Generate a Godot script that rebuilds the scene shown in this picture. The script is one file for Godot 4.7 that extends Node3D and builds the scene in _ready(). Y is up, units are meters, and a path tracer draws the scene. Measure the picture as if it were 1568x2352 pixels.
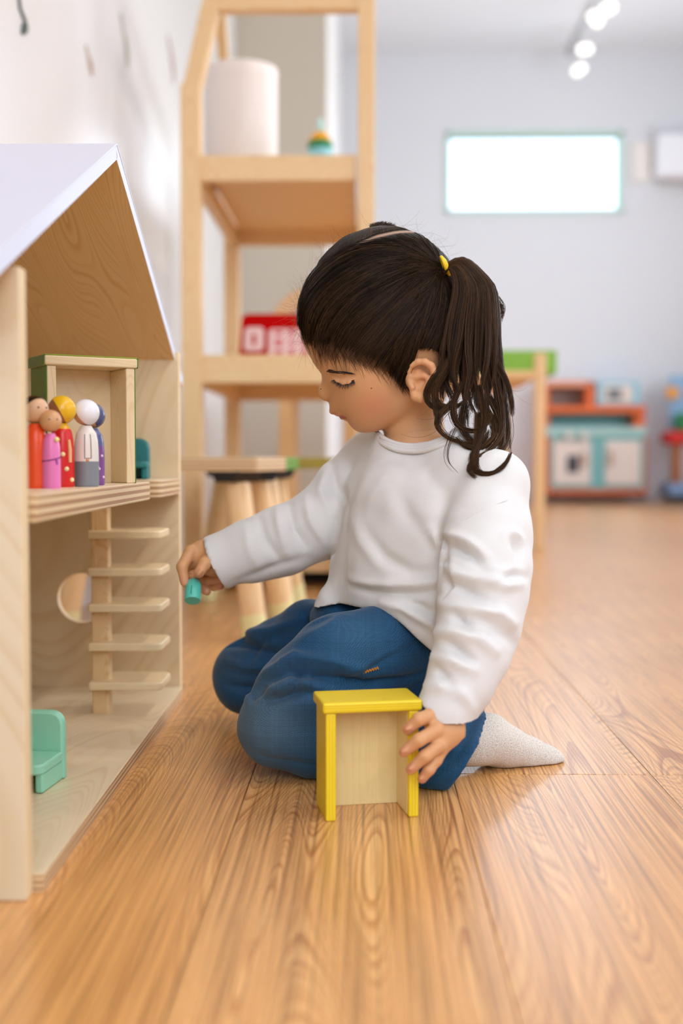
extends Node3D

const F := 2700.0
const EYE := Vector3(0, 0.34, 0)
var cam_basis: Basis
var rng := RandomNumberGenerator.new()
var M := {}
var taken := {}

func _ready():
	rng.seed = 11
	# camera, sky, lights and exposure
	cam_basis = Basis(Vector3.UP, deg_to_rad(1.23)) * Basis(Vector3.RIGHT, deg_to_rad(-2.566))
	var cam := Camera3D.new()
	cam.name = "camera"
	var lens := CameraAttributesPhysical.new()
	lens.frustum_focal_length = 12.0 / (1176.0 / F)
	lens.frustum_focus_distance = 1.27
	lens.frustum_near = 0.05
	lens.frustum_far = 60.0
	lens.exposure_aperture = 1.75
	cam.attributes = lens
	add_child(cam)
	cam.transform = Transform3D(cam_basis, EYE)
	cam.current = true
	var env := Environment.new()
	var sky := Sky.new()
	var sm := ProceduralSkyMaterial.new()
	sm.sky_top_color = Color(0.72, 0.82, 0.95)
	sm.sky_horizon_color = Color(0.93, 0.95, 0.98)
	sm.ground_horizon_color = Color(0.8, 0.8, 0.78)
	sm.ground_bottom_color = Color(0.5, 0.5, 0.48)
	sm.sky_energy_multiplier = 1.75
	sky.sky_material = sm
	env.sky = sky
	env.background_mode = Environment.BG_SKY
	env.tonemap_mode = Environment.TONE_MAPPER_LINEAR
	env.tonemap_exposure = 1.04
	env.sdfgi_enabled = true
	env.ssao_enabled = true
	env.ssil_enabled = true
	var we := WorldEnvironment.new()
	we.name = "world_environment"
	we.environment = env
	add_child(we)
	for k in 3:   # three unseen windows of the right-hand wall, placed to light the room
		area_light("seen_and_unseen_window_light", Vector3(3.33, 1.75, [0.1, -3.0, -6.3][k]), Vector3(-1, [-0.12, 0.1, 0.42][k], 0), Vector2(2.0, 1.9), [Color(1.0, 0.98, 0.95), Color(0.93, 0.965, 1.0), Color(0.93, 0.965, 1.0)][k], [0.1, 4.6, 10.0][k])
	area_light("seen_and_unseen_window_light", Vector3(1.36, 2.65, -9.38), Vector3(0, -0.25, 1), Vector2(1.3, 0.55), Color(0.93, 0.96, 1.0), 0.5)
	area_light("seen_and_unseen_window_light", Vector3(0.5, 1.75, 1.74), Vector3(0.0, -0.15, -1), Vector2(2.0, 1.9), Color(0.98, 0.985, 1.0), 4.8)  # unseen window behind the camera, placed to light the sides facing it
	for z in [1.2, -0.2, -1.3, -2.4, -3.8, -5.2]:   # unseen spotlights of the ceiling rail, placed to light the front of the room
		spot("track_lamp_light", Vector3(1.62, 3.2, z), Vector3(-0.3, 0.0, clampf(z, -3.5, 0.0) - 0.2), 1.15)
	for k in 4:
		spot("track_lamp_light", [Vector3(1.58, 3.2, -7.96), Vector3(1.54, 3.18, -8.13), Vector3(1.58, 3.18, -8.74), Vector3(1.6, 3.18, -9.1)][k], [Vector3(2.5, 0.5, -7.0), Vector3(0.5, 0.5, -7.0), Vector3(1.5, 1.0, -6.5), Vector3(0.8, 0.5, -7.5)][k], 0.25)
	materials()
	room()
	dollhouse()
	furniture()
	far_things()
	person()

func area_light(called, at_, dir, size, col, e):
	var l := AreaLight3D.new()
	l.name = called
	l.area_size = size
	l.light_energy = e
	l.light_color = col
	l.shadow_enabled = true
	l.set("area_range", 40.0)
	add_child(l, true)
	l.look_at_from_position(at_, at_ + dir, Vector3.UP)

func spot(called, at_, target, e):
	var l := SpotLight3D.new()
	l.name = called
	l.spot_angle = 32.0
	l.spot_range = 40.0
	l.spot_attenuation = 2.0
	l.spot_angle_attenuation = 0.6
	l.light_energy = e
	l.light_size = 0.045
	l.light_color = Color(1.0, 0.965, 0.92)
	l.shadow_enabled = true
	add_child(l, true)
	l.look_at_from_position(at_, target, Vector3.FORWARD)

# a point d metres ahead of the camera's place, from where the photograph shows it
func at(px: float, py: float, d: float) -> Vector3:
	var v := cam_basis * Vector3((px - 784.0) / F, -(py - 1176.0) / F, -1.0)
	return EYE + v * (d / -v.z)

# ---------- naming ----------
func numbered(called: String) -> String:
	if not taken.has(called):
		taken[called] = 0
		return called
	taken[called] += 1
	return "%s_%03d" % [called, taken[called]]

func tag(o, label, category, group = ""):
	o.set_meta("label", label)
	o.set_meta("category", category)
	if group != "":
		o.set_meta("group", group)
	return o

func thing(called, label, category, where := Vector3.ZERO, turn := 0.0, group = ""):
	var o := Node3D.new()
	o.name = numbered(called)
	add_child(o)
	o.position = where
	o.rotation.y = turn
	return tag(o, label, category, group)

func struct(called) -> Node3D:
	var o := Node3D.new()
	o.name = called
	o.set_meta("kind", "structure")
	add_child(o)
	return o

func put(called, mesh: Mesh, parent = null):
	var o := MeshInstance3D.new()
	o.mesh = mesh
	if parent == null:
		o.name = numbered(called)
		add_child(o)
	else:
		o.name = called
		parent.add_child(o, true)
	return o

func part(called, st: SurfaceTool, mat: Material, parent = null):
	st.set_material(mat)
	return put(called, st.commit(), parent)

func mb() -> SurfaceTool:
	var st := SurfaceTool.new()
	st.begin(Mesh.PRIMITIVE_TRIANGLES)
	return st

# ---------- shapes ----------
# a box with rounded edges; texture runs along the axis `grain`; faces not across `thin` may go to a second tool (plywood edges)
func rbox(st: SurfaceTool, c: Vector3, size: Vector3, bev := 0.002, grain := 1, xf := Transform3D(), st2: SurfaceTool = null, thin := 1):
	var hs := size * 0.5
	var b := minf(bev, minf(hs.x, minf(hs.y, hs.z)) * 0.98)
	var off := Vector2(rng.randf() * 3.0, rng.randf() * 3.0)
	for a in 3:
		var u := (a + 1) % 3
		var v := (a + 2) % 3
		var us := [-hs[u], -hs[u] + b, hs[u] - b, hs[u]]
		var vs := [-hs[v], -hs[v] + b, hs[v] - b, hs[v]]
		for s in [1.0, -1.0]:
			var t: SurfaceTool = st2 if st2 != null and a != thin else st
			var ps := []
			var ns := []
			var uvs := []
			for i in 4:
				for j in 4:
					var p := Vector3.ZERO
					p[a] = hs[a] * s
					p[u] = us[i]
					p[v] = vs[j]
					var q := Vector3(clampf(p.x, -hs.x + b, hs.x - b), clampf(p.y, -hs.y + b, hs.y - b), clampf(p.z, -hs.z + b, hs.z - b))
					var n := (p - q).normalized()
					p = q + n * b
					ps.append(xf * (p + c))
					ns.append(xf.basis * n)
					if t == st2 and st2 != null:
						var along := 3 - a - thin
						uvs.append(Vector2(p[along] + off.x, p[thin] / size[thin] + 0.5))
					elif a == grain:
						uvs.append(Vector2(p[u], p[v]) + off)
					else:
						uvs.append(Vector2(p[3 - a - grain], p[grain]) + off)
			for i in 3:
				for j in 3:
					var k := [i * 4 + j, i * 4 + j + 1, (i + 1) * 4 + j + 1, (i + 1) * 4 + j]
					if s < 0:
						k.reverse()
					for m in [k[0], k[1], k[2], k[0], k[2], k[3]]:
						t.set_normal(ns[m])
						t.set_uv(uvs[m])
						t.add_vertex(ps[m])

func slab(called, c, size, bev, grain, face: Material, edge: Material, thin, parent, xf := Transform3D()):
	var a := mb()
	var b := mb()
	rbox(a, c, size, bev, grain, xf, b, thin)
	a.set_material(face)
	b.set_material(edge)
	return put(called, b.commit(a.commit()), parent)

func box(called, c, size, bev, mat, parent, grain := 1, xf := Transform3D()):
	var st := mb()
	rbox(st, c, size, bev, grain, xf)
	return part(called, st, mat, parent)

# rounded corners for a polygon: each corner x, y, r
func rounded(corners: Array) -> PackedVector2Array:
	var out := PackedVector2Array()
	var n := corners.size()
	for i in n:
		var c: Vector3 = corners[i]
		var p := Vector2(c.x, c.y)
		if c.z <= 0.0:
			out.append(p)
			continue
		var q: Vector3 = corners[(i + n - 1) % n]
		var w: Vector3 = corners[(i + 1) % n]
		var da := (Vector2(q.x, q.y) - p).normalized()
		var db := (Vector2(w.x, w.y) - p).normalized()
		for k in 7:
			var t := k / 6.0
			var a := p + da * c.z
			var b := p + db * c.z
			out.append(a.lerp(p, t).lerp(p.lerp(b, t), t))
	return out

# a polygon in the plane (u, v) drawn out along w from w0 to w1, edges chamfered; base gives the axes u, v, w
func prism(st: SurfaceTool, st2: SurfaceTool, poly: PackedVector2Array, w0: float, w1: float, bev: float, xf: Transform3D):
	if Geometry2D.is_polygon_clockwise(poly):
		pass
	else:
		poly.reverse()
	var n := poly.size()
	var nrm := []
	for i in n:
		var e0 := (poly[i] - poly[(i + n - 1) % n]).normalized()
		var e1 := (poly[(i + 1) % n] - poly[i]).normalized()
		var m := Vector2(-e0.y, e0.x) + Vector2(-e1.y, e1.x)
		m = m.normalized()
		nrm.append(m / maxf(0.5, m.dot(Vector2(-e1.y, e1.x))))
	if nrm.size() > 2:   # make the normals point outwards
		var test: Vector2 = poly[0] + nrm[0] * 0.0001
		if Geometry2D.is_point_in_polygon(test, poly):
			for i in n:
				nrm[i] = -nrm[i]
	var ins := PackedVector2Array()
	for i in n:
		ins.append(poly[i] - nrm[i] * bev)
	var tri := Geometry2D.triangulate_polygon(poly)
	var flip := xf.basis.determinant() < 0.0
	for side in 2:
		var w: float = w1 if side else w0
		for k in range(0, tri.size(), 3):
			var a := ins[tri[k]]
			var b := ins[tri[k + 1]]
			var c := ins[tri[k + 2]]
			var ccw := (b - a).cross(c - a) > 0.0
			var ids := [a, c, b] if (ccw == (side == 1)) != flip else [a, b, c]
			for p in ids:
				st.set_normal((xf.basis * Vector3(0, 0, 1 if side else -1)).normalized())
				st.set_uv(p)
				st.add_vertex(xf * Vector3(p.x, p.y, w))
	var rings := [[ins, w0, -0.9], [poly, w0 + bev, -0.25], [poly, w1 - bev, 0.25], [ins, w1, 0.9]]
	var run := 0.0
	for i in n:
		var j := (i + 1) % n
		var sharp: bool = nrm[i].normalized().dot(nrm[j].normalized()) < 0.8
		var e := (poly[j] - poly[i])
		var en := Vector2(-e.y, e.x).normalized()
		if en.dot(nrm[i]) < 0:
			en = -en
		for r in 3:
			var A = rings[r]
			var B = rings[r + 1]
			var pts := [[A[0][i], A[1], A[2], i, 0.0], [A[0][j], A[1], A[2], j, 1.0], [B[0][j], B[1], B[2], j, 1.0], [B[0][i], B[1], B[2], i, 0.0]]
			var order := [0, 1, 2, 0, 2, 3]
			var q0: Vector3 = xf * Vector3(pts[0][0].x, pts[0][0].y, pts[0][1])
			var q1: Vector3 = xf * Vector3(pts[1][0].x, pts[1][0].y, pts[1][1])
			var q2: Vector3 = xf * Vector3(pts[2][0].x, pts[2][0].y, pts[2][1])
			if (q2 - q0).cross(q1 - q0).dot(xf.basis * Vector3(en.x, en.y, 0)) < 0 and r == 1:
				order = [0, 2, 1, 0, 3, 2]
			elif r != 1 and (q2 - q0).cross(q1 - q0).dot(xf.basis * Vector3(en.x, en.y, A[2] + B[2])) < 0:
				order = [0, 2, 1, 0, 3, 2]
			for o in order:
				var p = pts[o]
				var h: Vector2 = en if sharp else nrm[p[3]].normalized()
				st2.set_normal((xf.basis * Vector3(h.x, h.y, p[2] * (0.0 if r == 1 else 1.0))).normalized())
				st2.set_uv(Vector2(run + p[4] * e.length(), (p[1] - w0) / maxf(1e-5, w1 - w0)))
				st2.add_vertex(xf * Vector3(p[0].x, p[0].y, p[1]))
		run += e.length()

# spun profile of (radius, height)
func lathe(st: SurfaceTool, prof: Array, segs: int, xf := Transform3D(), from := 0.0, to := TAU):
	var n := prof.size()
	for i in n - 1:
		for s in segs:
			var vs := []
			for c in [[i, s], [i + 1, s], [i + 1, s + 1], [i, s + 1]]:
				var p: Vector2 = prof[c[0]]
				var d0: Vector2 = prof[c[0]] - prof[maxi(0, c[0] - 1)]
				var d1: Vector2 = prof[mini(n - 1, c[0] + 1)] - prof[c[0]]
				var seg: Vector2 = (prof[i + 1] - prof[i]).normalized()
				var t := d0.normalized() + d1.normalized()
				if d0.length() < 1e-7 or d1.length() < 1e-7 or d0.normalized().dot(d1.normalized()) < 0.6:
					t = seg
				t = t.normalized()
				var a: float = from + (to - from) * c[1] / segs
				vs.append([Vector3(p.x * cos(a), p.y, p.x * sin(a)), Vector3(t.y * cos(a), -t.x, t.y * sin(a)), Vector2(a / TAU, p.y * 1.0)])
			for o in [0, 2, 1, 0, 3, 2]:
				st.set_normal((xf.basis * vs[o][1]).normalized())
				st.set_uv(vs[o][2])
				st.add_vertex(xf * vs[o][0])

# a round bar along points
func tube(st: SurfaceTool, pts: Array, radii: Array, segs := 8, capped := true):
	var n := pts.size()
	var rings := []
	var up := Vector3(0.31, 0.87, 0.38)
	for i in n:
		var d: Vector3 = (pts[mini(i + 1, n - 1)] - pts[maxi(i - 1, 0)]).normalized()
		var x := up.cross(d)
		if x.length() < 0.05:
			x = Vector3.RIGHT.cross(d)
		x = x.normalized()
		var y := d.cross(x)
		up = y
		var ring := []
		for s in segs:
			var a := TAU * s / segs
			ring.append(x * cos(a) + y * sin(a))
		rings.append(ring)
	var run := 0.0
	for i in n - 1:
		var l: float = (pts[i + 1] - pts[i]).length()
		for s in segs:
			var q := (s + 1) % segs
			var vs := [[i, s, 0.0], [i, q, 0.0], [i + 1, q, l], [i + 1, s, l]]
			for o in [0, 2, 1, 0, 3, 2]:
				var c = vs[o]
				st.set_normal(rings[c[0]][c[1]])
				st.set_uv(Vector2(float(c[1]) / segs * radii[c[0]] * 6.28, run + c[2]))
				st.add_vertex(pts[c[0]] + rings[c[0]][c[1]] * radii[c[0]])
		run += l
	if capped:
		for e in [0, n - 1]:
			var nn: Vector3 = (pts[0] - pts[1]).normalized() if e == 0 else (pts[n - 1] - pts[n - 2]).normalized()
			for s in segs:
				var q := (s + 1) % segs
				var tri := [pts[e], pts[e] + rings[e][s] * radii[e], pts[e] + rings[e][q] * radii[e]]
				if e != 0:
					tri = [tri[0], tri[2], tri[1]]
				for p in tri:
					st.set_normal(nn)
					st.set_uv(Vector2(p.x, p.y))
					st.add_vertex(p)

# part of a ball: from the pole along `axis` down to the angle `span`
func ball(st: SurfaceTool, c: Vector3, r: float, axis := Vector3.UP, span := PI, segs := 20, squash := 1.0):
	var prof := []
	for k in 13:
		var a := span * k / 12.0
		prof.append(Vector2(r * sin(a), r * cos(a) * squash))
	prof.reverse()
	var b := Basis()
	if absf(axis.normalized().dot(Vector3.UP)) < 0.999:
		b = Basis(Quaternion(Vector3.UP, axis.normalized()))
	elif axis.y < 0:
		b = Basis(Vector3.RIGHT, PI)
	lathe(st, prof, segs, Transform3D(b, c))

# ---------- materials ----------
func noise_tex(seed_, w, h, freq, octaves, gain, ramp: Gradient, normal := false, strength := 1.0, kind := FastNoiseLite.TYPE_SIMPLEX_SMOOTH, warp := 0.0) -> NoiseTexture2D:
	var n := FastNoiseLite.new()
	n.seed = seed_
	n.noise_type = kind
	n.frequency = freq
	n.fractal_type = FastNoiseLite.FRACTAL_FBM
	n.fractal_octaves = octaves
	n.fractal_gain = gain
	n.fractal_lacunarity = 3.1
	if warp > 0.0:
		n.domain_warp_enabled = true
		n.domain_warp_amplitude = warp
		n.domain_warp_frequency = freq * 1.7
	var t := NoiseTexture2D.new()
	t.width = w
	t.height = h
	t.noise = n
	t.seamless = true
	t.seamless_blend_skirt = 0.2
	t.generate_mipmaps = false
	if ramp:
		t.color_ramp = ramp
	t.as_normal_map = normal
	t.bump_strength = strength
	return t

# growth rings: pale early wood, a thin dark late edge, uneven widths
func ring_ramp(seed_, rings: int, pale: Color, mid: Color, dark: Color) -> Gradient:
	var r := RandomNumberGenerator.new()
	r.seed = seed_
	var offs := PackedFloat32Array()
	var cols := PackedColorArray()
	var edges := [0.0]
	for k in rings:
		edges.append(edges[-1] + r.randf_range(0.5, 1.6))
	for k in rings:
		var a: float = edges[k] / edges[-1]
		var b: float = edges[k + 1] / edges[-1]
		var w := b - a
		var t := r.randf_range(0.0, 0.55)
		var p := pale.lerp(mid, t)
		offs.append_array([a + w * 0.02, a + w * 0.5, a + w * 0.86, a + w * 0.96])
		cols.append_array([p, p.lerp(mid, 0.35), mid.lerp(dark, r.randf_range(0.15, 0.95)), mid.lerp(dark, r.randf_range(0.1, 0.6))])
	var g := Gradient.new()
	g.offsets = offs
	g.colors = cols
	return g

func two(a: Color, b: Color, from := 0.0, to := 1.0) -> Gradient:
	var g := Gradient.new()
	g.offsets = PackedFloat32Array([from, to])
	g.colors = PackedColorArray([a, b])
	return g

func plain(col: Color, rough := 0.5, spec := 0.5) -> StandardMaterial3D:
	var m := StandardMaterial3D.new()
	m.albedo_color = col
	m.roughness = rough
	m.metallic_specular = spec
	return m

func textured(tex, scale: Vector3, rough: float, tint := Color.WHITE) -> StandardMaterial3D:
	var m := plain(tint, rough)
	m.albedo_texture = tex
	m.uv1_scale = scale
	return m

func materials():
	var pores := noise_tex(77, 512, 512, 0.02, 3, 0.5, two(Color(0.72, 0.68, 0.64), Color(1, 1, 1), 0.15, 0.6))
	for k in 5:
		var pale := Color(0.945, 0.735, 0.47).lerp(Color(0.92, 0.695, 0.42), k / 4.0)
		var t := noise_tex(101 + k * 7, 512, 1024, [0.0030, 0.0022, 0.0036, 0.0026, 0.0018][k], 3, 0.022, ring_ramp(5 + k, [44, 36, 52, 40, 60][k], pale, pale * Color(0.945, 0.895, 0.84), Color(0.70, 0.445, 0.22)))
		var m := textured(t, Vector3(1, 1, 1), 0.29)
		m.metallic_specular = 0.66
		m.clearcoat_enabled = true
		m.clearcoat = 0.3
		m.clearcoat_roughness = 0.3
		m.detail_enabled = true
		m.detail_blend_mode = BaseMaterial3D.BLEND_MODE_MUL
		m.detail_uv_layer = BaseMaterial3D.DETAIL_UV_2
		m.detail_albedo = pores
		m.uv2_scale = Vector3(5.0, 0.8, 1)
		m.heightmap_enabled = true
		m.heightmap_texture = t
		m.heightmap_scale = 0.03
		M["floor%d" % k] = m
	var pine_t := noise_tex(31, 512, 1024, 0.0024, 3, 0.03, ring_ramp(21, 26, Color(0.925, 0.795, 0.60), Color(0.91, 0.76, 0.555), Color(0.865, 0.68, 0.46)))
	M.pine = textured(pine_t, Vector3(7.0, 0.45, 1), 0.45)
	M.pine_dark = textured(pine_t, Vector3(9.0, 0.5, 1), 0.5, Color(1.0, 0.985, 0.95))
	var ply_t := noise_tex(33, 512, 1024, 0.0022, 3, 0.03, ring_ramp(22, 16, Color(0.925, 0.85, 0.72), Color(0.915, 0.835, 0.695), Color(0.885, 0.785, 0.625)))
	M.ply = textured(ply_t, Vector3(4.0, 0.5, 1), 0.36)
	M.ply_near = textured(ply_t, Vector3(4.0, 0.5, 1), 0.45, Color(0.94, 0.95, 0.955))
	M.ply_tri = textured(ply_t, Vector3(2.5, 0.5, 0.6), 0.5, Color(0.985, 0.96, 0.92))
	M.ply_tri.uv1_triplanar = true
	M.pale_wood = textured(ply_t, Vector3(14.0, 1.0, 1), 0.45, Color(1.0, 0.98, 0.93))
	var bare_t := noise_tex(35, 256, 512, 0.004, 3, 0.03, ring_ramp(23, 9, Color(0.925, 0.85, 0.72), Color(0.92, 0.84, 0.705), Color(0.91, 0.82, 0.675)))
	M.bare = textured(bare_t, Vector3(12, 1.2, 1), 0.45, Color(1.0, 0.99, 0.95))
	M.bare_yellow = textured(bare_t, Vector3(12, 1.2, 1), 0.4, Color(1.0, 0.99, 0.84))
	var g := Gradient.new()   # glued layers seen on a cut edge
	g.offsets = PackedFloat32Array([0.0, 0.12, 0.15, 0.28, 0.31, 0.45, 0.48, 0.62, 0.65, 0.8, 0.83, 1.0])
	var la := Color(0.88, 0.77, 0.60)
	var lb := Color(0.66, 0.49, 0.33)
	g.colors = PackedColorArray([la, la, lb, lb, la, la, lb, lb, la, la, lb, la])
	var gt := GradientTexture2D.new()
	gt.gradient = g
	gt.width = 8
	gt.height = 128
	gt.fill_from = Vector2(0, 0)
	gt.fill_to = Vector2(0, 1)
	M.layers = textured(gt, Vector3(1, 1, 1), 0.5)
	M.layers.detail_enabled = false
	M.wall = plain(Color(0.885, 0.895, 0.915), 0.55)
	M.wall_gloss = plain(Color(0.865, 0.86, 0.86), 0.26, 0.6)
	M.beige = plain(Color(0.80, 0.765, 0.70), 0.6)
	M.ceiling = plain(Color(0.94, 0.95, 0.97), 0.8)
	M.white = plain(Color(0.92, 0.91, 0.90), 0.5)
	M.roof = plain(Color(0.80, 0.79, 0.83), 0.5)
	M.roof_edge = plain(Color(0.86, 0.885, 0.95), 0.5)
	M.black = plain(Color(0.03, 0.03, 0.035), 0.5)
	M.glass = plain(Color(0.95, 0.98, 1.0, 0.06), 0.02)
	M.glass.transparency = BaseMaterial3D.TRANSPARENCY_ALPHA
	M.mint_frame = plain(Color(0.78, 0.90, 0.85), 0.5)
	M.yellow = plain(Color(0.94, 0.82, 0.10), 0.38)
	M.green = plain(Color(0.33, 0.47, 0.07), 0.35)
	M.lamp = plain(Color(1, 1, 1), 0.4)
	M.lamp.emission_enabled = true
	M.lamp.emission = Color(1.0, 0.97, 0.92)
	M.lamp.emission_energy_multiplier = 1.5
	M.lamp_body = plain(Color(0.93, 0.93, 0.93), 0.4)

# ---------- the room ----------
const LEFT := -0.66
const RIGHT := 3.4
const BACK := -9.46
const FRONT := 1.8
const TOP := 3.55

func room():
	var fl = struct("floor")
	box("underlay", Vector3((LEFT + RIGHT) / 2, -0.06, (BACK + FRONT) / 2), Vector3(RIGHT - LEFT + 0.3, 0.1, FRONT - BACK + 0.3), 0.001, plain(Color(0.42, 0.30, 0.18), 0.8), fl)
	var w = 0.2155
	var len = 1.285
	var shapes = {}
	for i in range(-3, 17):
		var x = -0.1233 + w * (i + 0.5)
		var ph: float = [0.45, 0.0, 0.62, 0.31][posmod(i - 1, 4)] if i != 1 else 0.0
		if i == 1:
			ph = 0.0
		elif i == 0:
			ph = 0.55
		var z = -1.261 + len * (ph + 2.0)
		var row = 0
		while z > BACK:
			var v = (i * 7 + row * 3 + 35) % 5
			if i == 0 and row <= 2:
				v = 0
			if i == 1:
				v = [2, 3, 1, 0, 4, 2, 3, 1, 0, 4, 1, 2][row]
			var variant = v * 3 + (i + row * 2 + 9) % 3
			if not shapes.has(variant):
				shapes[variant] = plank(w, len, 0.33 * (variant % 3) + 0.07 * v, 0.29 * (variant % 3))
			if z - len < FRONT:
				var p = put("plank", shapes[variant], fl)
				p.set_surface_override_material(0, M["floor%d" % v])
				p.position = Vector3(x, 0, z - len / 2)
			z -= len
			row += 1
	var dx = 0.12
	var H = TOP + 0.1
	var wl = struct("wall_left")
	box("plaster", Vector3(LEFT - dx / 2, H / 2 - 0.05, (BACK + FRONT) / 2), Vector3(dx, H + 0.1, FRONT - BACK + 0.3), 0.002, M.wall_gloss, wl)
	leaves(wl)
	var wr = mb()
	var wz = [0.1, -3.0, -6.3]
	rbox(wr, Vector3(RIGHT + dx / 2, 0.35, (BACK + FRONT) / 2), Vector3(dx, 0.8, FRONT - BACK + 0.3), 0.002)
	rbox(wr, Vector3(RIGHT + dx / 2, 3.2, (BACK + FRONT) / 2), Vector3(dx, 0.9, FRONT - BACK + 0.3), 0.002)
	var edges = [FRONT + 0.15, 1.1, -0.9, -2.0, -4.0, -5.3, -7.3, BACK - 0.15]
	for k in 4:
		rbox(wr, Vector3(RIGHT + dx / 2, 1.75, (edges[k * 2] + edges[k * 2 + 1]) / 2), Vector3(dx, 2.0, edges[k * 2] - edges[k * 2 + 1]), 0.002)
	part("wall_right", wr, M.wall).set_meta("kind", "structure")
	for k in 3:
		window("window_%d" % (k + 2), Vector3(RIGHT + 0.05, 1.75, wz[k]), Vector2(2.0, 2.0), PI / 2, M.white, 2)  # out of view, openings for the light placed on the right
	var a = at(1023, 491, 9.46)
	var b = at(1431, 301, 9.46)
	var wb = mb()
	var zc = BACK - dx / 2
	rbox(wb, Vector3((LEFT + RIGHT) / 2, a.y / 2 - 0.05, zc), Vector3(RIGHT - LEFT + 0.3, a.y + 0.1, dx), 0.002)
	rbox(wb, Vector3((LEFT + RIGHT) / 2, (b.y + H) / 2, zc), Vector3(RIGHT - LEFT + 0.3, H - b.y, dx), 0.002)
	rbox(wb, Vector3((LEFT - 0.15 + a.x) / 2, (a.y + b.y) / 2, zc), Vector3(a.x - LEFT + 0.15, b.y - a.y, dx), 0.002)
	rbox(wb, Vector3((RIGHT + 0.15 + b.x) / 2, (a.y + b.y) / 2, zc), Vector3(RIGHT + 0.15 - b.x, b.y - a.y, dx), 0.002)
	part("wall_back", wb, M.wall).set_meta("kind", "structure")
	window("window_1", Vector3((a.x + b.x) / 2, (a.y + b.y) / 2, BACK), Vector2(b.x - a.x, b.y - a.y), 0.0, M.mint_frame, 0)
	var wf = mb()
	var zf = FRONT + dx / 2
	rbox(wf, Vector3((LEFT + RIGHT) / 2, 0.35, zf), Vector3(RIGHT - LEFT + 0.3, 0.8, dx), 0.002)
	rbox(wf, Vector3((LEFT + RIGHT) / 2, 3.2, zf), Vector3(RIGHT - LEFT + 0.3, 0.9, dx), 0.002)
	rbox(wf, Vector3((LEFT - 0.15 - 0.5) / 2, 1.75, zf), Vector3(-0.5 - LEFT + 0.15, 2.0, dx), 0.002)
	rbox(wf, Vector3((RIGHT + 0.15 + 1.5) / 2, 1.75, zf), Vector3(RIGHT + 0.15 - 1.5, 2.0, dx), 0.002)
	part("wall_front", wf, M.wall).set_meta("kind", "structure")
	window("window_5", Vector3(0.5, 1.75, FRONT + 0.05), Vector2(2.0, 2.0), 0.0, M.white, 2)  # out of view behind the camera, opening for the light from there
	var ce = mb()
	rbox(ce, Vector3((LEFT + RIGHT) / 2, TOP + 0.06, (BACK + FRONT) / 2), Vector3(RIGHT - LEFT + 0.3, 0.12, FRONT - BACK + 0.3), 0.002)
	part("ceiling", ce, M.ceiling).set_meta("kind", "structure")
	var pil = struct("wall_partition")
	var px = at(752, 600, 6.0).x
	box("plaster", Vector3((LEFT + px) / 2, TOP / 2, (BACK - 6.01) / 2), Vector3(px - LEFT, TOP, -6.01 - BACK), 0.004, M.white, pil)
	box("beige_panel", Vector3((LEFT + px) / 2 - 0.002, TOP / 2, -6.003), Vector3(px - LEFT - 0.004, TOP - 0.01, 0.012), 0.002, M.beige, pil)

func plank(w, len, u0, v0) -> ArrayMesh:
	var st = mb()
	var g = 0.0003
	var c = 0.0011
	var xs = [-w / 2 + g, -w / 2 + g + c, w / 2 - g - c, w / 2 - g]
	var zs = [-len / 2 + g, -len / 2 + g + c, len / 2 - g - c, len / 2 - g]
	for i in 3:
		for j in 3:
			var k = [[i, j], [i + 1, j], [i + 1, j + 1], [i, j + 1]]
			for m in [k[0], k[1], k[2], k[0], k[2], k[3]]:
				var ex: float = -1.0 if m[0] == 0 else 1.0 if m[0] == 3 else 0.0
				var ez: float = -1.0 if m[1] == 0 else 1.0 if m[1] == 3 else 0.0
				var uv = Vector2((xs[m[0]] + w / 2) / w + u0, (zs[m[1]] + len / 2) / len * 0.34 + v0)
				st.set_uv(uv)
				st.set_uv2(uv)
				st.set_normal(Vector3(ex * 0.6, 1, ez * 0.6).normalized())
				st.add_vertex(Vector3(xs[m[0]], -c if ex != 0 or ez != 0 else 0.0, zs[m[1]]))
	for s in [-1, 1]:   # sides down to the underlay
		for q in 2:
			var p = [Vector3(s * (w / 2 - g), -c, -len / 2), Vector3(s * (w / 2 - g), -c, len / 2), Vector3(s * (w / 2 - g), -0.01, len / 2), Vector3(s * (w / 2 - g), -0.01, -len / 2)] if q == 0 else [Vector3(-w / 2, -c, s * (len / 2 - g)), Vector3(w / 2, -c, s * (len / 2 - g)), Vector3(w / 2, -0.01, s * (len / 2 - g)), Vector3(-w / 2, -0.01, s * (len / 2 - g))]
			var order = [0, 1, 2, 0, 2, 3]
			if (s > 0) != (q == 0):
				order = [0, 2, 1, 0, 3, 2]
			for m in order:
				st.set_uv(Vector2.ZERO)
				st.set_uv2(Vector2.ZERO)
				st.set_normal(Vector3(s, 0, 0) if q == 0 else Vector3(0, 0, s))
				st.add_vertex(p[m])
	st.generate_tangents()
	return st.commit()

func window(called, c: Vector3, size: Vector2, turn: float, frame: Material, bars: int):
	var w = struct(called)
	w.position = c
	w.rotation.y = turn
	var t = 0.034 if bars == 0 else 0.05
	var st = mb()
	for s in [-1, 1]:
		rbox(st, Vector3(s * (size.x / 2 - t / 2), 0, -0.05), Vector3(t, size.y, 0.14), 0.006)
		rbox(st, Vector3(0, s * (size.y / 2 - t / 2), -0.05), Vector3(size.x, t, 0.14), 0.006)
	part("window_frame", st, frame, w)
	for k in bars:
		box("mullion", Vector3((k + 1) * size.x / (bars + 1) - size.x / 2, 0, -0.05), Vector3(0.05, size.y - 0.1, 0.06), 0.006, frame, w)
	box("pane", Vector3(0, 0, -0.06), Vector3(size.x - 0.08, size.y - 0.08, 0.006), 0.001, M.glass, w)

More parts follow.
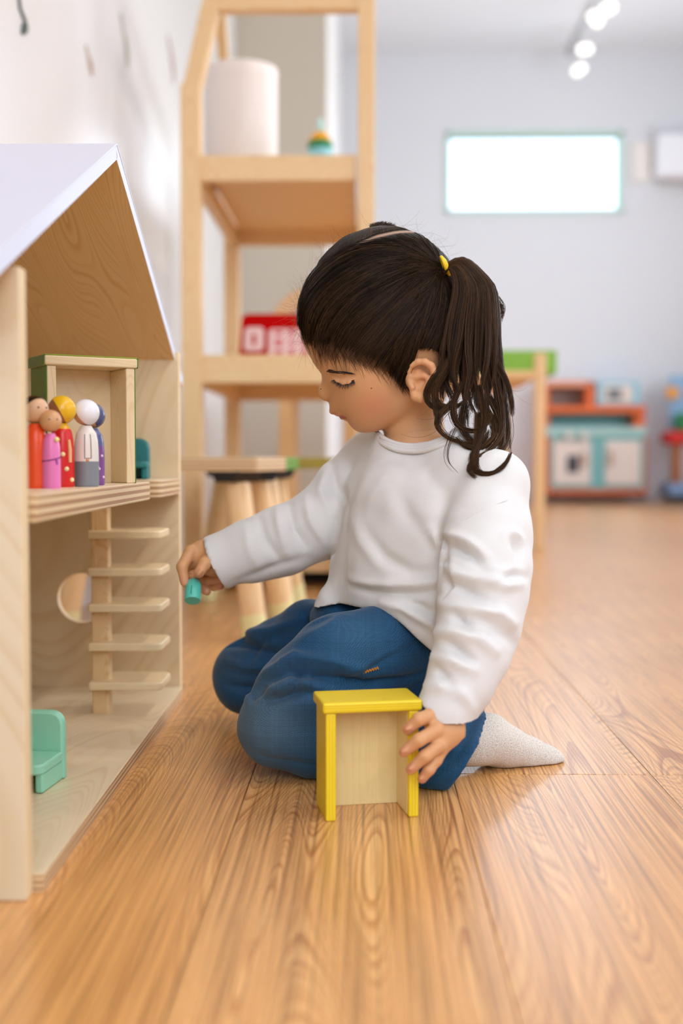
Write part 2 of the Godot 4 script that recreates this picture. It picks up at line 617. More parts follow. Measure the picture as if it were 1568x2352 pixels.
func on_left_wall(px, py) -> Vector3:
	var d: float = -LEFT * F / (842.0 - px)
	for k in 3:
		d *= -LEFT / -at(px, py, d).x
	var p = at(px, py, d)
	p.x = LEFT + 0.0015
	return p

func leaves(parent):   # painted sprigs on the left wall
	var cols = [Color(0.30, 0.34, 0.31), Color(0.80, 0.73, 0.69), Color(0.72, 0.73, 0.69), Color(0.76, 0.69, 0.66)]
	var lines = [[38, -30, 44, 20, 52, 40, 58, 56], [196, 105, 204, 135, 211, 172], [276, 30, 285, 90, 292, 150], [384, 80, 392, 130, 400, 190]]
	var tips = [[57, 55, 48, 78], [200, 120, 210, 175], [284, 70, 292, 160], [388, 90, 399, 192]]
	for k in 4:
		var m = plain(cols[k], 0.5)
		var pts = []
		for i in range(0, lines[k].size(), 2):
			pts.append(on_left_wall(lines[k][i], lines[k][i + 1]))
		var st = mb()
		var r = []
		for i in pts.size():
			r.append(0.004)
		tube(st, pts, r, 6)
		var a = on_left_wall(tips[k][0], tips[k][1])
		var b = on_left_wall(tips[k][2], tips[k][3])
		tube(st, [a, a.lerp(b, 0.2), a.lerp(b, 0.5), a.lerp(b, 0.8), b], [0.001, 0.007, 0.010, 0.007, 0.001], 8)
		part("painted_leaf", st, m, parent)

# ---------- the dollhouse and what stands in it ----------
func dollhouse():
	var h = thing("dollhouse", "large natural plywood dollhouse with a pale lavender pitched roof, open to the room", "dollhouse", Vector3(-0.257, 0, -0.885), deg_to_rad(0.79))
	slab("side_wall", Vector3(-0.184, 0.2425, -0.009), Vector3(0.36, 0.485, 0.018), 0.0015, 1, M.ply_near, M.pale_wood, 2, h)
	var far = CSGBox3D.new()
	far.size = Vector3(0.36, 0.49, 0.018)
	far.position = Vector3(-0.18, 0.247, -0.791)
	far.material = M.ply_tri
	var hole = CSGCylinder3D.new()
	hole.name = "round_hole"
	hole.operation = CSGShape3D.OPERATION_SUBTRACTION
	hole.radius = 0.0355
	hole.height = 0.1
	hole.sides = 48
	hole.material = M.ply_tri
	hole.rotation.x = PI / 2
	hole.position = Vector3(0.041, -0.105, 0)
	far.name = "end_wall"
	far.add_child(hole)
	h.add_child(far)
	box("end_wall_edge", Vector3(0.0003, 0.247, -0.791), Vector3(0.0016, 0.488, 0.0178), 0.0005, M.pale_wood, h)
	slab("house_floor", Vector3(-0.178, 0.0073, -0.40), Vector3(0.365, 0.0146, 0.762), 0.0008, 2, M.ply, M.layers, 1, h)
	box("back_wall", Vector3(-0.367, 0.247, -0.40), Vector3(0.012, 0.49, 0.80), 0.001, M.ply, h)
	var lay = rounded([Vector3(0.002, -0.0205, 0), Vector3(0.002, -0.538, 0.006), Vector3(-0.13, -0.538, 0.01), Vector3(-0.13, -0.612, 0.01), Vector3(0.002, -0.612, 0.022), Vector3(0.002, -0.7815, 0), Vector3(-0.36, -0.7815, 0), Vector3(-0.36, -0.0205, 0)])
	var a = mb()
	var b = mb()
	prism(a, b, lay, 0.291, 0.313, 0.0015, Transform3D(Basis(Vector3(1, 0, 0), Vector3(0, 0, 1), Vector3(0, 1, 0)), Vector3.ZERO))
	a.set_material(M.ply)
	b.set_material(M.layers)
	put("upper_floor", b.commit(a.commit()), h)
	for s in [-1, 1]:   # two roof slopes
		var ang = s * 0.4145
		var xf = Transform3D(Basis(Vector3.RIGHT, ang), Vector3(-0.182, 0.675, -0.377))
		var L = (0.477 if s > 0 else 0.488) / cos(0.4145)
		slab("roof_panel", Vector3.ZERO, Vector3(0.357, 0.002, L), 0.0005, 2, M.roof, M.roof_edge, 1, h, xf * Transform3D(Basis(), Vector3(0, 0.0, s * L / 2)))
		slab("roof_board", Vector3.ZERO, Vector3(0.356, 0.014, L - 0.001), 0.0006, 2, M.pine_dark, M.roof_edge, 1, h, xf * Transform3D(Basis(), Vector3(0, -0.008, s * L / 2)))
	box("stair_pole", Vector3(-0.0755, 0.152, -0.616), Vector3(0.022, 0.277, 0.022), 0.002, M.pine, h)
	for k in 5:
		var y: float = [0.2496, 0.202, 0.1565, 0.107, 0.057][k]
		var st = mb()
		var se = mb()
		var step = rounded([Vector3(-0.088, -0.587, 0.004), Vector3(0.006, -0.587, 0.012), Vector3(0.006, -0.668, 0.012), Vector3(-0.088, -0.668, 0.004)])
		prism(st, se, step, y - 0.0098, y, 0.0018, Transform3D(Basis(Vector3(1, 0, 0), Vector3(0, 0, 1), Vector3(0, 1, 0)), Vector3.ZERO))
		st.set_material(M.pale_wood)
		se.set_material(M.pale_wood)
		put("stair_step", se.commit(st.commit()), h)
	# little chairs
	toy_chair("toy_chair", "mint green rounded toy chair on the dollhouse ground floor beside the near wall", Vector3(-0.352, 0.0146, -1.155), -0.10, plain(Color(0.60, 0.86, 0.74), 0.4), Vector3(0.085, 0.070, 0.07))
	toy_chair("toy_chair", "teal toy chair on the upper floor behind the green cupboard", Vector3(-0.332, 0.313, -1.60), 0.15, plain(Color(0.04, 0.44, 0.44), 0.4), Vector3(0.07, 0.056, 0.06))
	cupboard("toy_cupboard", "green painted open toy cupboard standing behind the peg dolls on the upper floor", Vector3(-0.319, 0.313, -1.3216), 0.55, 0.1, 0.06, 0.14, 0.0105, false)
	peg_dolls()

func toy_chair(called, label, where, turn, mat, s: Vector3):
	var o = thing(called, label, "toy chair", where, turn)
	var st = mb()
	var flat = Transform3D(Basis(Vector3(1, 0, 0), Vector3(0, 1, 0), Vector3(0, 0, 1)), Vector3(0, 0, -s.z / 2))
	prism(st, st, rounded([Vector3(-s.x / 2, 0, 0.003), Vector3(s.x / 2, 0, 0.003), Vector3(s.x / 2, s.y, 0.016), Vector3(-s.x / 2, s.y, 0.016)]), 0.0, 0.011, 0.003, flat)
	part("chair_back", st, mat, o)
	st = mb()
	prism(st, st, rounded([Vector3(-s.x / 2, -s.z / 2 + 0.011, 0.002), Vector3(s.x / 2, -s.z / 2 + 0.011, 0.002), Vector3(s.x / 2, s.z / 2, 0.012), Vector3(-s.x / 2, s.z / 2, 0.012)]), s.y * 0.28, s.y * 0.42, 0.002, Transform3D(Basis(Vector3(1, 0, 0), Vector3(0, 0, 1), Vector3(0, 1, 0)), Vector3.ZERO))
	part("chair_seat", st, mat, o)
	for k in [-1, 1]:
		box("chair_side", Vector3(k * (s.x / 2 - 0.006), s.y * 0.15, 0.0), Vector3(0.009, s.y * 0.3, s.z - 0.014), 0.003, mat, o)

func cupboard(called, label, where, turn, w, d, h, t, yellow: bool):
	var o = thing(called, label, "toy cupboard", where, turn)
	var paint: Material = M.yellow if yellow else M.green
	var core: Material = M.yellow if yellow else M.pale_wood
	var y = h - t * 1.05
	for s in [-1, 1]:
		box("side_board", Vector3(s * (w / 2 - t / 2), y / 2, 0), Vector3(t, y, d), 0.0016, core, o)
		if yellow:
			box("bare_inner_face", Vector3(s * (w / 2 - t - 0.0002), y / 2, -0.002), Vector3(0.0006, y - 0.002, d - 0.008), 0.0002, M.bare_yellow, o)
		else:
			box("painted_face", Vector3(s * (w / 2 + 0.0003), y / 2, 0), Vector3(0.0012, y, d - 0.0008), 0.0005, paint, o)
	box("back_panel", Vector3(0, y / 2, -d / 2 + 0.005), Vector3(w - 2 * t, y, 0.006), 0.0005, M.bare_yellow if yellow else M.bare, o)
	box("back_paint", Vector3(0, y / 2, -d / 2 + 0.001), Vector3(w - 2 * t, y, 0.002), 0.0005, paint, o)
	box("top_board", Vector3(0, h - t * 0.525, 0.0), Vector3(w + 0.006, t * 1.05, d + 0.004), 0.0022, core, o, 0)
	if yellow:
		box("bare_underside", Vector3(0, y - 0.0002, -0.003), Vector3(w - 2 * t, 0.0006, d - 0.012), 0.0002, M.bare_yellow, o)
		for k in 3:   # the glued layers show through the paint on the front edges
			box("edge_groove", Vector3(0, h - t * (0.3 + 0.24 * k), d / 2 + 0.0018), Vector3(w + 0.003, 0.0006, 0.0006), 0.0002, plain(Color(0.80, 0.66, 0.12), 0.5), o, 0)
			for s in [-1, 1]:
				if k < 2:
					box("edge_groove", Vector3(s * (w / 2 - t * (0.35 + 0.3 * k)), y / 2, d / 2 - 0.0001), Vector3(0.0006, y - 0.004, 0.0006), 0.0002, plain(Color(0.84, 0.72, 0.20), 0.5), o)
	else:
		box("painted_top", Vector3(0, h + 0.0003, 0), Vector3(w + 0.005, 0.0012, d + 0.003), 0.0005, plain(Color(0.55, 0.66, 0.12), 0.35), o, 0)
		for s in [-1, 1]:
			box("painted_face", Vector3(s * (w / 2 + 0.0032), h - t * 0.525, 0), Vector3(0.0012, t * 1.05, d + 0.003), 0.0005, paint, o)
	return o

# body profile of a peg doll from height a to b (fractions), radius r, height h
func peg_profile(r, h, a, b, fat := 1.0) -> Array:
	var shape = [Vector2(0.94, 0.0), Vector2(1.0, 0.015), Vector2(1.0, 0.30), Vector2(0.985, 0.42), Vector2(0.93, 0.53), Vector2(0.80, 0.615), Vector2(0.58, 0.66), Vector2(0.42, 0.70)]
	var out = []
	for k in 25:
		var y: float = lerpf(a, b, k / 24.0)
		for i in shape.size() - 1:
			if y <= shape[i + 1].y or i == shape.size() - 2:
				var t = clampf((y - shape[i].y) / (shape[i + 1].y - shape[i].y), 0.0, 1.0)
				out.append(Vector2(lerpf(shape[i].x, shape[i + 1].x, t) * r * fat, y * h))
				break
	return out

func peg(label, where, r, h, head_r, bands: Array, skin: Color, hair, facing: Vector3, xf := Basis()):
	var o = thing("peg_doll", label, "peg doll", where, 0.0, "wooden peg dolls")
	o.transform = Transform3D(xf, where)
	for b in bands:   # [name, from, to, colour]
		var st = mb()
		var prof = peg_profile(r, h, b[1], b[2])
		if b[1] <= 0.0:
			prof.insert(0, Vector2(0.0, 0.0))
		lathe(st, prof, 28)
		part(b[0], st, plain(b[3], 0.32), o)
	var hy: float = h - head_r
	var st2 = mb()
	ball(st2, Vector3(0, hy, 0), head_r, Vector3.UP, PI, 28)
	part("head", st2, plain(skin, 0.4), o)
	if hair != null:
		st2 = mb()
		var back: Vector3 = (-facing + Vector3(0, 0.55, 0)).normalized()
		ball(st2, Vector3(0, hy, 0), head_r * 1.035, back, 1.75, 28)
		part("hair", st2, plain(hair, 0.25), o)
	st2 = mb()   # eyes and mouth, dots of dark paint
	var side = facing.cross(Vector3.UP).normalized()
	for s in [-1, 1]:
		ball(st2, Vector3(0, hy, 0) + (facing + side * s * 0.38 + Vector3(0, 0.12, 0)).normalized() * head_r, head_r * 0.075, facing, PI, 6)
	part("painted_eyes", st2, plain(Color(0.12, 0.08, 0.06), 0.4), o)
	return o

func dots(o, called, r, h, col, places: Array, size := 0.0016):
	for p in places:   # [angle, height fraction]
		var st = mb()
		var d = Vector3(cos(p[0]), 0, sin(p[0]))
		ball(st, d * r + Vector3(0, p[1] * h, 0), size, d, PI, 8)
		part(called, st, plain(col, 0.4), o)

func peg_dolls():
	var y = 0.313
	var wood = Color(0.84, 0.63, 0.44)
	var o = peg("peg doll with white painted head, white top and grey lower half, before the green cupboard", Vector3(-0.2775, y, -1.16), 0.0121, 0.086, 0.0128, [["grey_trousers", 0.0, 0.29, Color(0.50, 0.52, 0.54)], ["white_top", 0.29, 0.70, Color(0.90, 0.87, 0.83)]], wood, Color(0.93, 0.93, 0.95), Vector3(-0.9, 0, -0.35).normalized())
	var st = mb()   # outline of an arm
	var pts = []
	var rad = []
	for k in 21:
		var u = k / 20.0
		var v = Vector2(-0.0022, 0.60 - u * 2.6 * 0.27) if u < 0.4 else Vector2(0.0042, 0.33 + (u - 0.6) * 0.675) if u > 0.6 else Vector2(-0.0022 + (u - 0.4) * 5.0 * 0.0064, 0.325)
		var a = PI / 2 - (v.x + 0.0022) / 0.0121 - 0.1
		var rr = peg_profile(0.0121, 0.086, v.y, v.y)[0].x as float
		pts.append(Vector3(cos(a) * rr, v.y * 0.086, sin(a) * rr))
		rad.append(0.0004)
	tube(st, pts, rad, 5)
	part("arm_outline", st, plain(Color(0.35, 0.24, 0.2), 0.5), o)
	dots(o, "painted_hand", 0.0118, 0.086, wood, [[1.24, 0.305]], 0.0018)
	o = peg("peg doll with blue grey hair and purple dress, half hidden by the white haired one", Vector3(-0.2855, y, -1.222), 0.0121, 0.085, 0.0127, [["purple_dress", 0.0, 0.48, Color(0.50, 0.30, 0.56)], ["blue_shawl", 0.48, 0.70, Color(0.36, 0.38, 0.56)]], wood, Color(0.34, 0.36, 0.50), Vector3(-0.9, 0, 0.3).normalized())
	dots(o, "painted_flower", 0.012, 0.085, Color(0.95, 0.80, 0.90), [[0.5, 0.36], [0.8, 0.2], [0.3, 0.1], [0.9, 0.22]])
	o = peg("peg doll with yellow hair and a red dress with cream flowers", Vector3(-0.2965, y, -1.14), 0.0118, 0.0885, 0.0135, [["red_dress", 0.0, 0.64, Color(0.84, 0.10, 0.07)], ["yellow_collar", 0.64, 0.70, Color(0.93, 0.70, 0.10)]], Color(0.62, 0.38, 0.22), Color(0.94, 0.73, 0.10), Vector3(-0.9, 0, 0.25).normalized())
	dots(o, "painted_flower", 0.0116, 0.0885, Color(0.96, 0.91, 0.66), [[0.95, 0.20], [0.45, 0.08], [1.25, 0.36]], 0.0024)
	st = mb()
	tube(st, [Vector3(0.0088, 0.046, 0.0078), Vector3(0.0096, 0.036, 0.0076), Vector3(0.0096, 0.024, 0.0074)], [0.0014, 0.002, 0.0017], 8)
	part("painted_arm", st, plain(Color(0.93, 0.72, 0.50), 0.4), o)
	o = peg("small peg doll in a pink dress with a purple belt", Vector3(-0.2935, y, -1.088), 0.0090, 0.073, 0.0103, [["pink_dress", 0.0, 0.70, Color(0.91, 0.48, 0.72)]], wood, null, Vector3(0.5, 0, 0.85).normalized())
	st = mb()
	for k in 2:
		pts = []
		rad = []
		for i in 25:
			var a = TAU * i / 24.0
			pts.append(Vector3(cos(a) * 0.0090, 0.0275 + sin(a * 1.0 + 2.4) * 0.0022, sin(a) * 0.0090))
			rad.append(0.0006)
		tube(st, pts, rad, 5, false)
	tube(st, [Vector3(0.0068, 0.0275, 0.0062), Vector3(0.0074, 0.022, 0.0054)], [0.0013, 0.0007], 6)
	part("purple_belt", st, plain(Color(0.62, 0.28, 0.62), 0.4), o)
	dots(o, "painted_flower", 0.0085, 0.073, Color(0.97, 0.93, 0.6), [[0.6, 0.62]], 0.0024)
	peg("peg doll in an orange robe with black hair, nearest the front wall", Vector3(-0.3085, y, -1.09), 0.0118, 0.086, 0.0126, [["orange_robe", 0.0, 0.70, Color(0.95, 0.32, 0.12)]], Color(0.88, 0.70, 0.55), Color(0.06, 0.04, 0.04), Vector3(0.75, 0, 0.6).normalized())

# ---------- furniture ----------
func furniture():
	cupboard("toy_cupboard", "yellow painted open toy cupboard on the floor under the child's hand", Vector3(0.0002, 0, -1.1255), 0.199, 0.0895, 0.057, 0.1125, 0.0098, true)
	var cream = plain(Color(0.90, 0.86, 0.62), 0.6)
	var s = stool(cream)
	tag(s, "plywood stool with natural layered seat edge, beside the dollhouse", "stool", "stools with round splayed legs")
	s.position = Vector3(-0.382, 0, -2.351)
	s.rotation.y = -0.167
	var g = s.duplicate()
	g.name = numbered("stool")
	add_child(g)
	tag(g, "stool with a green seat edge, second in the row behind the natural one", "stool", "stools with round splayed legs")
	g.position = Vector3(-0.365, 0, -2.665)
	g.rotation.y = -0.05
	var y = s.duplicate()
	y.name = numbered("stool")
	add_child(y)
	tag(y, "stool with an olive yellow seat edge, last in the row near the shelf", "stool", "stools with round splayed legs")
	y.position = Vector3(-0.205, 0, -2.955)
	y.rotation.y = 0.03
	for p in [[g, Color(0.36, 0.58, 0.20)], [y, Color(0.60, 0.52, 0.08)]]:
		var m: MeshInstance3D = p[0].get_node("seat")
		for k in m.mesh.get_surface_count():
			m.set_surface_override_material(k, plain(p[1], 0.45))
	shelf()
	table()

func stool(cream):
	taken["stool"] = 0
	var o = Node3D.new()
	o.name = "stool"
	add_child(o)
	var a = mb()
	var b = mb()
	prism(a, b, rounded([Vector3(-0.20, -0.12, 0.012), Vector3(0.20, -0.12, 0.012), Vector3(0.20, 0.12, 0.012), Vector3(-0.20, 0.12, 0.012)]), 0.317, 0.344, 0.002, Transform3D(Basis(Vector3(1, 0, 0), Vector3(0, 0, 1), Vector3(0, 1, 0)), Vector3.ZERO))
	a.set_material(M.pine)
	b.set_material(M.layers)
	put("seat", b.commit(a.commit()), o)
	for sx in [-1, 1]:
		for sz in [-1, 1]:
			var top = Vector3(sx * 0.148, 0.300, sz * 0.072)
			var foot = Vector3(sx * 0.188, 0.034, sz * 0.108)
			var d = (foot - top)
			var st = mb()
			tube(st, [top, top + d * 0.03, top + d * 0.5, foot], [0.022, 0.0235, 0.0245, 0.0235], 18)
			var leg = part("leg", st, M.pine, o)
			st = mb()
			tube(st, [foot - d * 0.04, foot + Vector3(sx * 0.003, -0.030, sz * 0.003), foot + Vector3(sx * 0.003, -0.0335, sz * 0.003)], [0.0248, 0.0255, 0.0235], 18)
			part("foot_cap", st, cream, leg)
			st = mb()
			prism(st, st, rounded([Vector3(-0.04, 0.0, 0.003), Vector3(0.04, 0.0, 0.003), Vector3(0.026, -0.022, 0.004), Vector3(-0.026, -0.022, 0.004)]), -0.035, 0.035, 0.002, Transform3D(Basis(Vector3.UP, -0.6 * sx * sz), Vector3(sx * 0.147, 0.318, sz * 0.072)))
			part("black_bracket", st, M.black, o)
	return o

func bar(st, a: Vector3, b: Vector3, w: float, t: float, bev := 0.004):
	var d = b - a
	var z = d.normalized()
	var x = (Vector3.RIGHT - z * Vector3.RIGHT.dot(z)).normalized()
	if x.length() < 0.5:
		x = Vector3.FORWARD
	rbox(st, Vector3.ZERO, Vector3(w, d.length(), t), bev, 1, Transform3D(Basis(x, z, x.cross(z)), (a + b) / 2))

func shelf():
	var zf = -3.125
	var zb = -4.05
	var xl = -0.4616
	var xr = -0.002
	var o = thing("shelving_frame", "tall open pine shelving frame shaped like a house, standing along the left wall", "shelf", Vector3((xl + xr) / 2, 0, (zf + zb) / 2))
	var c = o.position as Vector3
	for z in [zf, zb]:
		for x in [xl, xr]:
			var st = mb()
			var top = (1.32 if z == zf else 1.41) if x == xl else (1.78 if z == zf else 1.40)
			rbox(st, Vector3(x, top / 2, z) - c, Vector3(0.052 if x == xl else 0.044, top, 0.05), 0.004)
			part("post", st, M.pine, o)
	var sl = mb()
	bar(sl, Vector3(xl + 0.001, 1.30, zf) - c, Vector3(xl + 0.115, 1.78, zf) - c, 0.046, 0.048)
	part("slanted_post", sl, M.pine, o)
	sl = mb()
	bar(sl, Vector3(xl, 1.39, zb) - c, Vector3(-0.405, 1.60, -3.25) - c, 0.03, 0.04)
	part("brace", sl, M.pine_dark, o)
	box("top_rail", Vector3((xl + xr) / 2 + 0.04, 1.545, zf) - c, Vector3(0.39, 0.075, 0.04), 0.003, M.pine, o, 0)
	box("ridge_beam", Vector3((xl + xr) / 2 + 0.05, 1.80, zf) - c, Vector3(0.45, 0.05, 0.05), 0.003, M.pine, o, 0)
	for k in 3:
		var hi: float = [1.136, 0.6155, 0.084][k]
		var lo: float = [1.069, 0.541, 0.040][k]
		var h = hi - lo
		var y = (hi + lo) / 2
		var inner = xr - xl - 0.05
		box("front_rail", Vector3((xl + xr) / 2, y, zf) - c, Vector3(inner, h, 0.03), 0.003, M.pine, o, 0)
		box("rear_rail", Vector3((xl + xr) / 2, y, zb) - c, Vector3(inner, h, 0.03), 0.003, M.pine, o, 0)
		for x in [xl + 0.006, xr - 0.004]:
			box("side_rail", Vector3(x, y, (zf + zb) / 2) - c, Vector3(0.03, h, zf - zb - 0.05), 0.003, M.pine, o, 2)
		box("shelf_board", Vector3((xl + xr) / 2, hi - 0.012, (zf + zb) / 2) - c, Vector3(inner - 0.01, 0.016, zf - zb - 0.02), 0.002, M.pine_dark, o, 2)
	box("void_shade_block", Vector3((xl + xr) / 2, 0.019, (zf + zb) / 2 - 0.03) - c, Vector3(inner_w(xl, xr), 0.036, 0.78), 0.002, plain(Color(0.10, 0.06, 0.05), 0.7), o)  # dark block standing for the shade in the void under the bottom shelf
	# what stands on it
	var cyl = thing("canister", "large white cylindrical canister with a slightly domed lid on the top shelf", "canister", Vector3(-0.362, 1.1368, -3.42))
	var st2 = mb()
	var prof = [Vector2(0, 0), Vector2(0.103, 0.0), Vector2(0.105, 0.004), Vector2(0.105, 0.285)]
	lathe(st2, prof, 40)
	part("body", st2, plain(Color(0.93, 0.90, 0.89), 0.65), cyl)
	st2 = mb()
	lathe(st2, [Vector2(0.1055, 0.285), Vector2(0.106, 0.312), Vector2(0.104, 0.317), Vector2(0.06, 0.324), Vector2(0, 0.326)], 40)
	part("lid", st2, plain(Color(0.94, 0.91, 0.90), 0.6), cyl)
	var toy = thing("stacking_toy", "dome shaped stacking toy with yellow and green rings and pale blue knob, top shelf", "toy", Vector3(-0.130, 1.1325, -3.30))
	var rings = [["blue_ring", 0.0, 0.066, 0.036, 0.036, Color(0.55, 0.80, 0.84)], ["green_ring", 0.066, 0.086, 0.0355, 0.034, Color(0.16, 0.55, 0.34)], ["yellow_ring", 0.086, 0.112, 0.033, 0.019, Color(0.93, 0.66, 0.02)], ["knob", 0.112, 0.152, 0.009, 0.007, Color(0.72, 0.90, 0.88)]]
	for r in rings:
		st2 = mb()
		var e = 0.004
		lathe(st2, [Vector2(0, r[1]), Vector2(r[3] - e, r[1]), Vector2(r[3], r[1] + e), Vector2(lerpf(r[3], r[4], 0.5) + 0.001, (r[1] + r[2]) / 2), Vector2(r[4], r[2] - e), Vector2(maxf(0.001, r[4] - e), r[2]), Vector2(0, r[2])], 28)
		part(r[0], st2, plain(r[5], 0.35), toy)
	var reg = thing("toy_till", "red toy box with a white 0 key and a white keypad on the middle shelf", "toy", Vector3(-0.245, 0.612, -3.33))
	var red = plain(Color(0.74, 0.0, 0.005), 0.75, 0.2)
	var wht = plain(Color(0.93, 0.80, 0.79), 0.5)
	st2 = mb()
	prism(st2, st2, rounded([Vector3(-0.112, 0, 0.003), Vector3(0.112, 0, 0.003), Vector3(0.112, 0.132, 0.016), Vector3(-0.103, 0.132, 0.020)]), -0.05, 0.05, 0.003, Transform3D())
	part("case", st2, red, reg)
	st2 = mb()
	prism(st2, st2, rounded([Vector3(-0.098, 0.028, 0.014), Vector3(-0.042, 0.028, 0.014), Vector3(-0.040, 0.095, 0.014), Vector3(-0.094, 0.095, 0.014)]), 0.047, 0.055, 0.002, Transform3D())
	var key = part("key", st2, wht, reg)
	box("figure_zero", Vector3(-0.0685, 0.061, 0.0556), Vector3(0.010, 0.030, 0.003), 0.0012, red, key)
	st2 = mb()
	prism(st2, st2, rounded([Vector3(-0.030, 0.004, 0.004), Vector3(0.104, 0.004, 0.004), Vector3(0.104, 0.090, 0.014), Vector3(-0.028, 0.090, 0.014)]), 0.047, 0.053, 0.002, Transform3D())
	var pad = part("keypad", st2, wht, reg)
	for k in 9:
		box("key_print", Vector3(0.000 + (k % 3) * 0.036, 0.026 + (k / 3) * 0.026, 0.0535), Vector3([0.020, 0.013, 0.018][k % 3], [0.011, 0.016][k % 2], 0.002), 0.0008, plain(Color(0.80, 0.22, 0.26), 0.4), pad)
	var arch = PackedVector2Array()
	for k in 25:
		var a = PI * k / 24.0
		arch.append(Vector2(cos(a) * 0.135, sin(a) * 0.235))
	for k in 25:
		var a = PI * (1.0 - k / 24.0)
		arch.append(Vector2(cos(a) * 0.085, sin(a) * 0.19))
	st2 = mb()
	prism(st2, st2, arch, -0.025, 0.025, 0.003, Transform3D())
	var ar = part("arch_block", st2, M.pine)
	ar.position = Vector3(-0.185, 0.612, -3.55)
	tag(ar, "pale wooden arch standing behind the red toy box on the middle shelf", "toy")
	# the little table behind the frame
	var t = thing("side_table", "small wooden table with square legs standing behind the shelving frame", "table", Vector3(-0.19, 0, -4.75))
	box("tabletop", Vector3(0, 0.61, 0), Vector3(0.36, 0.03, 0.4), 0.004, M.pine_dark, t, 0)
	for sx in [-1, 1]:
		for sz in [-1, 1]:
			box("leg", Vector3(sx * 0.125 + 0.0, 0.2975, sz * 0.16), Vector3(0.055, 0.595, 0.05), 0.004, M.pine_dark, t)

func inner_w(a, b):
	return b - a - 0.06

func table():
	var o = thing("activity_table", "wooden table with corner posts that rise above its top, behind the child", "table", Vector3(0.37, 0, -5.0))
	var c = o.position as Vector3
	for p in [[0.646, -4.43, 0.735], [0.10, -4.43, 0.735], [0.10, -5.55, 0.735], [0.646, -5.55, 0.735]]:
		box("leg", Vector3(p[0], p[2] / 2, p[1]) - c, Vector3(0.041, p[2], 0.045), 0.004, M.pine, o)
	box("tabletop", Vector3(0.373, 0.655, -4.99) - c, Vector3(0.53, 0.03, 1.16), 0.004, M.pine_dark, o, 2)
	var gm = plain(Color(0.50, 0.70, 0.22), 0.5)
	var b = thing("storage_bin", "green open storage bin on the wooden table behind the child's ponytail", "bin", Vector3(0.62, 0.671, -4.80))
	box("bin_base", Vector3(0, 0.006, 0), Vector3(0.24, 0.012, 0.34), 0.004, gm, b)
	for s in [-1, 1]:
		box("bin_side", Vector3(s * 0.118, 0.05, 0), Vector3(0.01, 0.09, 0.34), 0.004, gm, b)
		box("bin_end", Vector3(0, 0.05, s * 0.167), Vector3(0.236, 0.09, 0.01), 0.004, gm, b)
	var b2 = thing("storage_bin", "green storage bin on the wooden table half hidden behind the child's hair", "bin", Vector3(0.40, 0.671, -4.62))
	box("bin_base", Vector3(0, 0.006, 0), Vector3(0.16, 0.012, 0.20), 0.004, gm, b2)
	for s in [-1, 1]:
		box("bin_side", Vector3(s * 0.078, 0.055, 0), Vector3(0.01, 0.10, 0.20), 0.004, gm, b2)
		box("bin_end", Vector3(0, 0.055, s * 0.097), Vector3(0.156, 0.10, 0.01), 0.004, gm, b2)

# ---------- the far end of the room ----------
func far_rect(o, called, x0, y0, x1, y1, z, depth, bev, mat):
	var a = at(x0, y1, -z)
	var b = at(x1, y0, -z)
	return box(called, Vector3((a.x + b.x) / 2, (a.y + b.y) / 2, z - depth / 2) - (o.position as Vector3), Vector3(b.x - a.x, b.y - a.y, depth), bev, mat, o)

